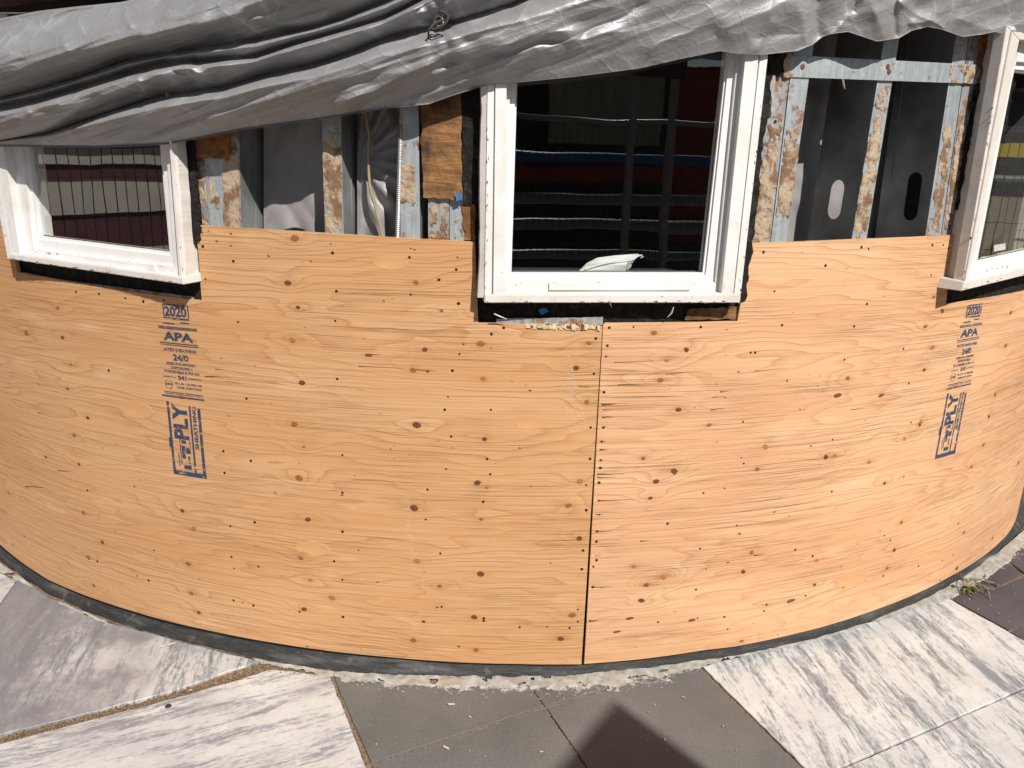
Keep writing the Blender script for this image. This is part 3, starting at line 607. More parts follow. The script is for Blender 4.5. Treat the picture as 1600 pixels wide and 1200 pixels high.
WM, wM = window('tall middle window with dark glass and a white face mask lying inside', 6.5*D2R,
    [L1((762, 135), (757, 472)), L1((1200, 85), (1156, 473)), (1156, 473), (757, 473)],
    [L1((791.5, 135), (789.6, 454)), L1((1165, 87), (1127, 463)), (1127.5, 458), (789.6, 458)],
    [L1((797, 135), (790.5, 440)), L1((1152.5, 87), (1117.7, 441)), (1117.7, 441), (790.5, 441)],
    [L1((808, 131), (799, 426)), L1((1136, 85), (1098, 426)), (1098, 426), (799, 426)],
    [(757.5, 460.5), (1157.5, 460.5), (1156, 473.5), (757, 473.5)], .03, [((762, 100), (757, 465), 9, -1)])
WL, wL = window('small left window half covered by the grey tarp', -23.5*D2R,
    [L1((0, 340), (11, 400)), L1((268, 232), (287, 443)), (287, 443), (12, 404)],
    [L1((5, 232), (30, 395)), L1((265, 232), (277, 400)), (280, 432), (31, 396)],
    [L1((35, 232), (53, 392)), L1((259, 232), (270, 400)), (271.5, 416), (53, 389)],
    [L1((47, 232), (64, 368)), L1((250, 228), (265, 392)), (265.2, 394), (64, 369)],
    [(13, 396), (285, 434), (287, 445), (14, 405)], .03, [((268, 200), (287, 440), 6, 1)], .026)
WR, wR = window('right window cut off by the picture edge, street reflected in its glass', 35*D2R,
    [(1573, 40), (1810, 62), (1760, 392), (1502, 454)],
    [(1593, 62), (1800, 82), (1752, 382), (1512, 439)],
    [(1579, 96), (1790, 110), (1745, 375), (1519, 425)],
    [(1584, 113), (1775, 128), (1735, 362), (1527, 408)],
    [(1506, 441), (1760, 381), (1758, 392), (1502, 455)], .03, None, .028)
mb = MB(); P_ = WR.at([(1553, 393), (1571, 390), (1571, 380), (1553, 383)], -.0125); mb.hexa([tuple(p) for p in P_]+[tuple(p-WR.n*.0006) for p in P_]); mb.build('glass_label', MT['label'], wR)
# ------------------------------------------------------------------ curved plates: steel, boards, paper
def plate(mb, q, rad, thick, nu=6, nv=24, jag=0, bump=0, seed=0, mi=0, hole=None):
    """slab following the wall between four measured corners TL TR BR BL"""
    (a, b, c, d) = [np.array(p, float) for p in q]
    s, t = np.meshgrid(np.linspace(0, 1, nu), np.linspace(0, 1, nv)); s, t = s.ravel()[:, None], t.ravel()[:, None]
    P = (a*(1-s)+b*s)*(1-t)+(d*(1-s)+c*s)*t
    if jag:
        e = (s[:, 0] < .01)*-1.0+(s[:, 0] > .99)*1.0; P[:, 0] += e*jag*fbm(t[:, 0]*nv*.35, s[:, 0]*9, 3, seed)
        e = (t[:, 0] < .01)*-1.0+(t[:, 0] > .99)*1.0; P[:, 1] += e*jag*fbm(s[:, 0]*nu*.6, t[:, 0]*9, 3, seed+4)
    th, z = tz(P, rad+0*P[:, 0]); r0 = rad+(bump*fbm(th*R*30, z*30, 3, seed) if bump else 0*th)
    F = cp3(th, z, r0); B = cp3(th, z, rad-thick+0*th); n = nu*nv
    mb.add(F, grid_faces(nu, nv), mi)
    idx = np.arange(n).reshape(nv, nu); lp = np.concatenate([idx[0], idx[1:, -1], idx[-1, -2::-1], idx[-2::-1, 0]]); L = len(lp)
    mb.add(np.concatenate([F[lp], B[lp]]), [(i, i+1, L+i+1, L+i) for i in range(L-1)], mi); mb.add(B, [f[::-1] for f in grid_faces(nu, nv)], mi)
RF = R-.0105
def lx(p, q, y): return lerp_line(p, q, y)
def stud(l0, l1, r0, r1, web=None, depth=.152, mat='galv', label=None, slot=None, rad=RF, y0=20, y1=420, crust=None, lip=True, screws=()):
    q = [lx(l0, l1, y0), lx(r0, r1, y0), lx(r0, r1, y1), lx(l0, l1, y1)]
    th, z = tz(q, rad); root = empty('steel_stud', pt((th[2]+th[3])/2, z[2], rad-.03)); tag(root, label, 'steel stud', 'vertical steel studs in the open wall')
    mb = MB(); plate(mb, q, rad, .0014, 4, 12); mb.build('flange', MT[mat], root)
    if web:
        tw = (th[0]+.0002, th[3]+.0002) if web == 'L' else (th[1]-.0002, th[2]-.0002)
        tc = (th[0]+th[1])/2; rd = Vector((math.sin(tc), -math.cos(tc), 0)); tn = Vector((math.cos(tc), math.sin(tc), 0)); sg = 1 if web == 'L' else -1
        mb = MB()
        def wp(f, d, e=0): # f along height 0..1 top->bottom, d inward
            t = tw[0]*(1-f)+tw[1]*f; zz = z[0]*(1-f)+z[2]*f
            return tuple(Vector(pt(t, zz, rad-.0016))-rd*d+tn*e*sg)
        def slab(f0, f1, d0, d1, e0=0, e1=.0014):
            mb.hexa([wp(f1, d0, e0), wp(f1, d1, e0), wp(f0, d1, e0), wp(f0, d0, e0), wp(f1, d0, e1), wp(f1, d1, e1), wp(f0, d1, e1), wp(f0, d0, e1)])
        if slot is None: slab(0, 1, 0, depth)
        else:
            f0, f1, d0, d1 = slot; n = 10
            slab(0, f0, 0, depth); slab(f1, 1, 0, depth); slab(f0, f1, 0, d0); slab(f0, f1, d1, depth)
            hw = (d1-d0)/2; fl = hw/(z[0]-z[2])
            for sgn, fe in ((1, f0), (-1, f1)):     # rounded slot ends
                for k in range(n):
                    a0 = math.pi*k/n; a1 = math.pi*(k+1)/n
                    xa, xb = d0+hw-hw*math.cos(a0), d0+hw-hw*math.cos(a1); ya, yb = fe+sgn*fl*(1-math.sin(a0)), fe+sgn*fl*(1-math.sin(a1))
                    p = [wp(fe, xa), wp(fe, xb), wp(yb, xb), wp(ya, xa)]; p2 = [wp(fe, xa, .0014), wp(fe, xb, .0014), wp(yb, xb, .0014), wp(ya, xa, .0014)]
                    mb.hexa(p+p2)
        mb.build('web', MT['web'], root)
        mb = MB(); slab(0, 1, depth, depth+.0014, 0, .022); slot or slab(0, 1, depth*.46, depth*.47, -.0012, 0); mb.build('back_flange', MT['web'], root)
    if crust:
        for (ya, yb, xa, xb, thr, sd) in crust: crust_patch(root, l0, l1, r0, r1, ya, yb, xa, xb, thr, sd, rad)
    for q_ in screws:
        t, z_ = tz([q_], rad); o = bpy.data.objects.new('screw', sme); C.objects.link(o); o.parent = root; o.matrix_parent_inverse = Matrix.Translation(-Vector(root.location)); o.location = pt(t[0], z_[0], rad+.001); o.rotation_euler = (0, 0, t[0])
    return root
def crust_patch(root, l0, l1, r0, r1, ya, yb, xa, xb, thr, sd, rad, mat='crust', hgt=.0022):
    nv = int((yb-ya)*1.1)+4; nu = 26
    s, t = np.meshgrid(np.linspace(xa, xb, nu), np.linspace(0, 1, nv)); s, t = s.ravel(), t.ravel(); y = ya+(yb-ya)*t
    xl = l0[0]+(l1[0]-l0[0])*(y-l0[1])/(l1[1]-l0[1]); xr = r0[0]+(r1[0]-r0[0])*(y-r0[1])/(r1[1]-r0[1]); x = xl+(xr-xl)*s
    m = fbm(x*.09, y*.05, 4, sd)*.75+.25-.9*(np.maximum(0, .12-t)/.12)-.9*(np.maximum(0, t-.92)/.08)-.35*np.maximum(0, np.abs((s-(xa+xb)/2)/(xb-xa)*2)-.75)/.25
    th, z = tz(np.stack([x, y], -1), rad+0*x); hh = hgt*np.clip((m-thr)*3, 0, 1)*(.8+.35*fbm(x*.15, y*.12, 3, sd+2)); P = cp3(th, z, rad+.0004+np.maximum(hh, -.0003)); keep = m > thr
    fs = [f for f in grid_faces(nu, nv) if all(keep[i] for i in f)]
    if not fs: return
    used = sorted(set(i for f in fs for i in f)); mp = {u: k for k, u in enumerate(used)}
    mb = MB(); mb.add([P[u] for u in used], [tuple(mp[i] for i in f) for f in fs]); mb.build('mortar_residue', MT[mat], root, smooth=True, fix=False)
# right-hand bay
stud((1201, 118), (1174, 373), (1233, 124), (1203, 379), None, label='rusty double stud beside the middle window, its outer flange', mat='galvr', crust=[(175, 380, .05, .98, .12, 2), (255, 380, 0, 1, -.15, 9)], screws=[(1196, 353), (1211, 190)])
stud((1235, 122), (1204.5, 379), (1264, 122), (1228, 379), 'L', label='galvanised stud with tan mortar patches right of the middle window', crust=[(190, 330, .1, 1, .05, 4), (225, 345, .1, 1, -.2, 12)], rad=RF+.003)
stud((1371, 127), (1331, 373), (1394.5, 125), (1354, 373), 'L', .165, label='narrow mortar-crusted stud in the middle of the right opening, slotted web', crust=[(135, 250, .1, .75, .10, 7), (190, 375, 0, .95, -.12, 6)], slot=(.635, .80, .055, .105))
stud((1482, 133), (1446, 368), (1503, 132), (1470, 368), 'L', .165, label='rust-streaked stud beside the right-hand window with a black slot in its web', crust=[(178, 372, .1, .85, -.02, 8)], slot=(.60, .80, .035, .08))
stud((1504, 133), (1471, 368), (1522, 133), (1488, 366), None, label='outer stud flange touching the rotten edge of the right-hand window', mat='galvr', crust=[(175, 372, .1, .9, .05, 14)], rad=RF-.001)
mb = MB(); root = empty('steel_strap', pt(.33, 1.55, RF)); tag(root, 'horizontal galvanised steel strap screwed across the studs of the right opening', 'steel strap')
plate(mb, [(1228, 86), (1528, 101), (1526, 131), (1226, 120)], RF+.0065, .0014, 30, 4); mb.build('strap', MT['galv'], root)
for q in ((1254, 104), (1387, 104), (1389, 112), (1508, 115)):
    t, z = tz([q], RF+.0065); o = bpy.data.objects.new('screw', kme[1]); C.objects.link(o); o.parent = root; o.matrix_parent_inverse = Matrix.Translation(-Vector(root.location)); o.location = pt(t[0], z[0], RF+.0067); o.rotation_euler = (0, 0, t[0]); o.scale = (.62, 2, .7)
crust_patch(root, (1225, 80), (1222, 125), (1242, 80), (1240, 125), 84, 124, 0, 1, -.1, 3, RF+.0065); crust_patch(root, (1480, 80), (1480, 140), (1530, 80), (1530, 140), 98, 132, 0, 1, .18, 5, RF+.0065)
# thin inner track behind the right bay
mb = MB(); plate(mb, [(1423, 20), (1452, 20), (1400, 420), (1375, 420)], R-.15, .002, 3, 6); plate(mb, [(1437, 20), (1439, 20), (1389, 420), (1387, 420)], R-.1475, .002, 2, 6)
for y in (176, 264, 287, 310, 322, 342):
    xx = 1437-(y-60)*.125; plate(mb, [(xx-7, y), (xx+8, y), (xx+8, y+1.2), (xx-7, y+1.2)], R-.146, .001, 3, 2)
tag(mb.build('steel_stud', MT['web']), 'thin dark inner stud with wire ties deep in the right opening', 'steel stud', 'vertical steel studs in the open wall')
# left-hand bay
stud((307, 250), (318, 365), (320, 250), (328, 365), None, label='brown stained stud edge next to the small left window', mat='galvr', crust=[(250, 372, 0, 1, .0, 21)], rad=RF-.004, y0=200)
stud((319, 248), (328, 358), (346, 248), (350, 358), None, label='pale grey stud with a rust stain near the small left window', crust=[(275, 330, .1, .8, .18, 22)], y0=200)
stud((346, 230), (350, 358), (374, 230), (377, 358), 'R', .152, label='rusty brown stud left of the grey plastic sheet', mat='galvr', crust=[(225, 372, 0, .95, -.32, 24), (228, 300, .2, .9, -.1, 25)], y0=180, rad=RF+.002)
stud((503, 195), (508, 362), (533, 195), (537, 362), 'R', .14, label='stud thickly crusted with tan mortar between two plastic sheets', crust=[(225, 368, 0, .95, -.30, 31), (200, 300, .1, 1, .02, 32)], y0=150)
stud((624.5, 175), (626, 372), (654, 172), (656.5, 374), 'R', .10, label='clean pale galvanised stud with one torn mortar patch, beside the armoured conduit', crust=[(252, 322, 0, .8, -.25, 41), (176, 260, -.02, .14, -.2, 42)], y0=130)
stud((669, 310), (669, 374), (702, 310), (702, 374), None, label='rust-patched short stud under the stained board', mat='galvr', crust=[(316, 376, .05, .95, .02, 44)], y0=300)
stud((703, 310), (703, 374), (726, 312), (726, 374), None, label='pale short stud under the tar paper strip left of the middle window', crust=[(330, 376, .3, 1, .25, 45)], y0=305, rad=RF-.002)
mb = MB(); plate(mb, [(722, 318), (743, 320), (742, 376), (726, 374)], RF+.002, .012, 8, 10, 2.5, .002, 5); tag(mb.build('wood_scrap', MT['rotwood']), 'broken brown wood scrap at the lower left corner of the middle window', 'wood')
mb = MB(); plate(mb, [(656, 120), (720, 112), (722, 313), (661, 308)], RF+.012, .014, 12, 30, 2.0, .0022, 3); tag(mb.build('old_board', MT['oldboard']), 'brown water-stained board left of the middle window', 'board')
mb = MB(); plate(mb, [(299, 190), (362, 180), (356, 246), (304, 246)], RF+.011, .012, 12, 12, 3.5, .002, 8); tag(mb.build('wood_scrap', MT['rotwood']), 'orange broken wood scrap under the tarp beside the small left window', 'wood')
mb = MB(); plate(mb, [(1534, 40), (1549, 40), (1537, 205), (1524, 205)], RF+.006, .02, 8, 26, 3.5, .006, 12); tag(mb.build('wood_scrap', MT['rotwood']), 'rotten orange wood strip left of the right-hand window', 'wood')
# torn black building paper round each window
def paper(label, strips, seed):
    root = empty('building_paper', (0, 0, 0)); first = True; mb = MB()
    for i, (q, rad, nu, nv, j) in enumerate(strips): plate(mb, q, rad, .006, nu, nv, j, .0035, seed+i)
    C.objects.unlink(root); bpy.data.objects.remove(root); return tag(mb.build('building_paper', MT['felt'], smooth=False), label, 'tar paper', 'torn black tar paper round the windows')
paper('torn black tar paper below and beside the tall middle window', [([(720, 112), (757, 110), (752, 320), (724, 318)], RF+.010, 10, 46, 1.5), ([(742, 300), (766, 300), (760, 500), (744, 500)], R-.013, 6, 30, 1.5), ([(744, 462), (1162, 462), (1158, 508), (744, 510)], R-.016, 60, 10, 0), ([(1170, 85), (1214, 85), (1180, 300), (1140, 470)], R-.014, 6, 60, 3), ([(1150, 380), (1180, 380), (1160, 500), (1140, 500)], R-.012, 6, 30, 2), ([(1198, 88), (1210, 88), (1165, 472), (1154, 472)], R+.004, 6, 70, 3.2)], 50)
paper('tar paper blackened strip round the small left window', [([(276, 195), (304, 195), (318, 470), (284, 470)], R-.015, 8, 60, 2), ([(14, 380), (320, 420), (322, 474), (20, 436)], R-.018, 40, 8, 0), ([(-40, 200), (0, 200), (25, 425), (0, 425)], R-.018, 4, 20, 0), ([(284, 222), (303, 222), (313, 376), (298, 376)], R+.006, 8, 60, 3.0)], 60)
paper('black tar paper frayed beside the right-hand window', [([(1515, 60), (1600, 60), (1520, 470), (1470, 478)], R-.020, 8, 60, 2), ([(1470, 440), (1640, 410), (1640, 450), (1474, 480)], R-.017, 30, 8, 0), ([(1526, 130), (1548, 130), (1510, 330), (1494, 330)], R-.002, 6, 50, 4)], 70)
# ragged scrap at the top left of the right opening and board under the middle sill
mb = MB(); plate(mb, [(1200, 86), (1228, 84), (1222, 118), (1202, 122)], RF+.010, .02, 14, 14, 3, .007, 9); tag(mb.build('building_paper', MT['felt']), 'crumpled black tar paper wad at the left end of the steel strap', 'tar paper', 'torn black tar paper round the windows')
mb = MB(); plate(mb, [(1203, 116), (1211, 118), (1210, 176), (1206, 178)], RF+.012, .004, 6, 12, 1.5, .001, 9); tag(mb.build('wood_splinter', MT['mortar']), 'pale loose splinter hanging beside the middle window', 'splinter')
mb = MB(); plate(mb, [(1078, 484), (1150, 480), (1150, 499), (1070, 499)], R-.004, .008, 12, 6, 2, .001, 15); tag(mb.build('wood_scrap', MT['oldboard']), 'thin brown wood shim under the sill of the middle window', 'wood')
mb = MB(); plate(mb, [(775, 498), (942, 496), (942, 508), (775, 506)], R-.006, .006, 30, 4, 1, .0015, 16); tag(mb.build('steel_track', MT['galvr']), 'rusty steel track showing above the plywood under the middle window', 'steel track')
mb = MB(); plate(mb, [(60, 433), (300, 464), (302, 472), (60, 441)], R-.006, .006, 40, 4, 1, .0015, 17); tag(mb.build('steel_track', MT['galvr']), 'grey steel track edge showing below the small left window', 'steel track')
for i, (a, b, c_) in enumerate((((858, 490), (864, 482), 'blue'), ((716, 310), (722, 302), 'blue'))):
    pass
g = NG('blue_film'); MT['blue'] = g.done((.03, .16, .42), .4)
for q, rad, lab in (([(841, 484), (852, 481), (858, 487), (845, 492)], R+.002, 'scrap of blue plastic film under the middle window sill'), ([(711, 304), (719, 299), (722, 312), (713, 314)], RF+.018, 'scrap of blue plastic film on the stained board')):
    mb = MB(); plate(mb, q, rad, .001, 5, 5, .8, .002, 3); tag(mb.build('film_scrap', MT['blue']), lab, 'plastic scrap')
for pts in ([(772, 490), (779, 494), (792, 500)], [(1052, 480), (1050, 490), (1045, 497)], [(950, 470), (954, 474), (957, 481)]):
    mb = MB(); th, z = tz(pts, R+.028); mb.tube([pt(t, zz, R+.03-.006*k) for k, (t, zz) in enumerate(zip(th, z))], [.0012, .0018, .0006], 5); tag(mb.build('paint_shred', MT['whitev']), 'white shred of sealant under the middle window sill, %s' % ('at its left corner' if pts[0][0] < 800 else 'above the plywood seam' if pts[0][0] < 1000 else 'towards its right end'), 'shred', 'white shreds under the middle window sill')
# grey plastic sheets hung inside
def sheet(q0, q1, rad, label, fn):
    nu, nv = 110, 70; xs, ys = np.meshgrid(np.linspace(q0[0], q1[0], nu), np.linspace(q0[1], q1[1], nv)); x, y = xs.ravel(), ys.ravel()
    rr = rad+fn(x, y); P = cyl(np.stack([x, y], -1), rr); mb = MB(); mb.add(P, grid_faces(nu, nv)); tag(mb.build('plastic_sheet', MT['plastic'], smooth=True, fix=False), label, 'plastic sheet', 'grey plastic sheets hung inside the open wall')
sheet((412, 20), (512, 420), R-.10, 'grey plastic sheet with soft creases in the left half of the left opening', lambda x, y: .012*fbm(x*.013+y*.004, y*.006, 3, 2)+.010*np.abs(pnoise(x*.02-y*.012, y*.004, 6)))
sheet((558, 20), (632, 420), R-.09, 'grey plastic sheet pulled into fan folds behind the tan cable', lambda x, y: .010*np.sin(np.arctan2(y-250, x-560)*16+.8*pnoise(x*.02, y*.02))*np.clip(np.hypot(x-560, y-250)/70, 0, 1)+.008*fbm(x*.03, y*.02, 2))
sheet((1180, 20), (1405, 420), R-.21, 'grey plastic sheet behind the slotted studs of the right opening', lambda x, y: .014*fbm(x*.012, y*.008, 3, 5)+.008*np.clip((140-np.abs(y-150)*6)/140, 0, 1))
# cables
def cab(name, pts, rad, r, mat, label, cat, n=7):
    p = np.array(pts, float); f = np.linspace(0, len(p)-1, 40); q = np.stack([np.interp(f, range(len(p)), p[:, 0]), np.interp(f, range(len(p)), p[:, 1])], -1)
    for _ in range(4): q[1:-1] = (q[:-2]+2*q[1:-1]+q[2:])/4
    P = cyl(q, rad); mb = MB(); mb.tube(P, r, n); return tag(mb.build(name, mat, smooth=True), label, cat)
MT['tan'] = simple('tan_cable_jacket', (.38, .29, .16), .5); MT['blackc'] = simple('black_cable', (.02, .022, .03), .4)
cab('cable', [(571, 150), (572, 185), (577, 212), (575, 240), (577, 290), (588, 330), (602, 385)], R-.055, .0035, MT['tan'], 'thin tan cable hanging in front of the fan-folded plastic', 'cable')
cab('cable', [(425, 380), (440, 362), (460, 357), (476, 360), (490, 380)], R-.07, .004, MT['blackc'], 'black cable loop just above the plywood edge', 'cable')
cab('cable', [(425, 385), (442, 366), (462, 361), (474, 364), (486, 385)], R-.075, .004, MT['blackc'], 'second black cable loop under the first above the plywood edge', 'cable')
mb = MB(); pts = [(625.5-(y-220)*.028, y) for y in np.arange(215, 400, 1.6)]; P = cyl(pts, R-.012); mb.tube(P, [.0062 if i % 2 else .0045 for i in range(len(P))], 9)
MT['conduit'] = simple('armoured_conduit_steel', (.55, .55, .55), .35, .7, .1); tag(mb.build('conduit', MT['conduit'], smooth=False), 'ribbed silver armoured conduit against the pale stud', 'conduit')
mb = MB(); P = cyl([(1317, 124), (1318, 132), (1320, 139)], R-.002); mb.tube(P, [.0022, .003, .001], 5); tag(mb.build('paint_shred', MT['mortar']), 'pale drip hanging from the steel strap', 'shred')
# face mask inside the middle window
mb = MB(); q = WM.at([(845+i*4.2, 452+1.5*math.sin(i*1.7)+i*.12) for i in range(14)], -.002); mb.tube(q+WM.n*.004, [.003+.0028*abs(math.sin(i*2.3)) for i in range(14)], 6)
q = WM.at([(1040+i*4, 452+math.sin(i*2.1)) for i in range(8)], -.002); mb.tube(q+WM.n*.003, [.0015+.0015*abs(math.sin(i*2.9)) for i in range(8)], 6); mb.build('sealant_foam', MT['foam'], wM, smooth=True)
def mask():
    root_p = WM.at([(955, 420)], -.055)[0]; n = 36
    g = NG('white_mask_fabric'); MT['mask'] = g.done((.74, .74, .72), .8, g.bump(g.noise(g.pos(), 400, 3), .3, .0006))
    base = WM.at([(905, 424), (1003, 424)], -.075); x0 = base[0]; ex = (base[1]-base[0]); W_ = np.linalg.norm(ex); ex /= W_
    W_ *= .92; f = np.linspace(0, 1, n); top = .82*np.interp(f, [0, .12, .3, .6, 1], [.004, .026, .043, .050, .056]); bot = np.interp(f, [0, .12, .75, .86, 1], [0, 0, 0, .018, .043])
    mb = MB(); V = []
    m = 9
    for k in range(m):
        a = k/(m-1)
        for i in range(n):
            h = bot[i]+(top[i]-bot[i])*a; bul = .030*math.sin(math.pi*min(1, .15+a*.85))*math.sin(math.pi*(.08+.84*f[i]))**.6+.004*math.sin(a*9+f[i]*3)
            V.append(x0+ex*W_*f[i]+np.array([0, 0, h])+WM.n*bul)
    mb.add(V, grid_faces(n, m)); V2 = [x0+ex*W_*f[i]+np.array([0, 0, bot[i]+(top[i]-bot[i])*k/3*.98])-WM.n*.012*math.sin(math.pi*k/3) for k in range(4) for i in range(n)]
    mb.add(V2, [q[::-1] for q in grid_faces(n, 4)])
    rt = empty('face_mask', tuple(root_p)); tag(rt, 'white folded face mask lying inside the tall middle window', 'face mask'); mb.build('mask_shell', MT['mask'], rt, smooth=True)
    mb = MB(); mb.tube([x0+ex*W_*a+np.array([0, 0, h])+WM.n*.033 for a, h in ((.10, .02), (.3, .026), (.55, .030), (.85, .039), (1.0, .047), (1.03, .043), (.98, .039))], .0014, 6); mb.tube([x0+ex*W_*a+np.array([0, 0, h])+WM.n*.035 for a, h in ((.80, .036), (.84, .030), (.82, .018), (.76, .008))], .0014, 6); mb.tube([x0+ex*W_*a+np.array([0, 0, h])+WM.n*.02 for a, h in ((.1, .012), (0, .006), (-.06, .002), (.02, .001))], .0014, 6)
    mb.build('ear_strap', MT['mask'], rt, smooth=True)
    mb = MB(); a = WM.at([(780, 431), (1120, 431)], -.02); up = np.array([0, 0, .012]); p = [a[0]-WM.n*.02-up, a[1]-WM.n*.02-up, a[1]-WM.n*.02, a[0]-WM.n*.02]
    zl = x0[2]; p = [np.array([q[0], q[1], zl-.014 if i < 2 else zl-.001]) for i, q in enumerate(p)]
    mb.hexa([tuple(q) for q in p]+[tuple(q-WM.n*.11) for q in p]); tag_o = mb.build('inner_ledge', MT['room'], wM)
mask()
# ------------------------------------------------------------------ the grey tarpaulin
def pl(s): a = np.array([tuple(map(float, q.split(','))) for q in s.split()]); return lambda x: np.interp(x, a[:, 0], a[:, 1])
B0 = pl('-200,226 0,229 150,231 260,226 320,215 380,203 440,195 500,187 600,170 640,166 670,163 700,152 760,133 800,130 900,120 1000,107 1060,93 1125,80 1150,84 1190,86 1225,82 1245,80 1270,70 1285,58 1300,53 1325,50 1340,55 1370,65 1385,63 1405,60 1425,48 1450,42 1470,46 1490,53 1505,58 1535,54 1555,50 1580,58 1600,64 1800,70')
V3 = pl('-200,224 0,219 75,207 175,172 250,148 350,134 425,112 490,98 545,80 600,58 645,45 690,38 740,22 800,4 900,-40 1000,-90 1100,-150 1900,-200')
VB = pl('-200,178 0,168 60,155 120,137 200,113 260,98 330,94 400,88 460,68 545,44 600,28 640,8 680,-14 740,-40 900,-110 1000,-160 1900,-260')
VA = pl('-200,160 0,153 75,134 125,119 200,92 300,76 400,60 500,39 540,26 578,10 640,-16 700,-45 900,-130 1900,-300')
TOP = pl('-200,52 0,31 60,20 120,13 190,6 240,-6 300,-30 400,-90 600,-170 1900,-330')
SEGS = [  # x0,y0,x1,y1,width px,amp m,  sharp
    (520, 168, 690, 92, 16, .022, 0), (690, 92, 900, 45, 18, .020, 0), (545, 176, 672, 112, 12, -.014, 0), (672, 108, 900, 58, 11, -.018, 0), (900, 60, 1010, 5, 12, -.014, 0),
    (560, 170, 660, 165, 20, .008, 0), (760, 95, 1000, 40, 16, .010, 0), (1010, 80, 1130, 20, 18, .013, 0),
    (428, 136, 464, 178, 2.5, .0022, 1), (480, 126, 512, 160, 2.5, .0022, 1), (300, 160, 420, 128, 14, .006, 0),
    (1130, 45, 1230, 0, 22, .018, 0), (1278, -5, 1276, 60, 10, -.020, 0), (1245, -5, 1262, 60, 14, .012, 0), (1395, -20, 1400, 62, 8, -.020, 1), (1360, -20, 1378, 62, 16, .014, 0), (1330, 22, 1296, 56, 8, .014, 1), (1340, 0, 1318, 34, 8, -.010, 1), (1400, 0, 1480, 52, 9, .010, 1), (1425, 36, 1455, 30, 9, .012, 0), (1500, 30, 1560, 52, 12, .008, 0), (1180, 60, 1255, 50, 12, -.008, 0), (1210, 30, 1180, 82, 9, .008, 1),
    (265, 80, 330, 132, 9, .013, 1), (300, 84, 316, 106, 6, -.012, 1), (215, 122, 232, 142, 6, .012, 1), (232, 118, 330, 118, 10, .010, 0), (330, 104, 460, 78, 9, .009, 0), (245, 104, 300, 118, 6, -.010, 1), (40, 160, 50, 178, 5, .008, 1), (60, 168, 150, 158, 9, .008, 0), (120, 176, 180, 160, 7, -.007, 1), (20, 190, 130, 170, 9, .009, 0), (150, 150, 260, 122, 8, .010, 0),
    (210, 62, 330, 20, 13, .011, 0), (100, 70, 118, 96, 7, .007, 1), (195, 22, 205, 45, 4, .007, 1), (225, 44, 350, 18, 8, -.008, 0), (0, 88, 110, 62, 14, .010, 0), (380, 34, 520, 32, 9, .011, 0), (400, 48, 500, 44, 6, -.006, 0), (380, 20, 440, 6, 8, -.007, 0), (300, 40, 380, 26, 9, .009, 0), (-20, 120, 110, 96, 10, .007, 0),
    (680, 38, 560, 55, 8, .008, 0), (690, 30, 780, -10, 9, -.014, 0), (690, 20, 720, -20, 7, .012, 1), (700, 32, 800, 12, 7, .010, 0), (650, 18, 680, 0, 6, -.012, 1), (660, 52, 700, 38, 6, .010, 1)]
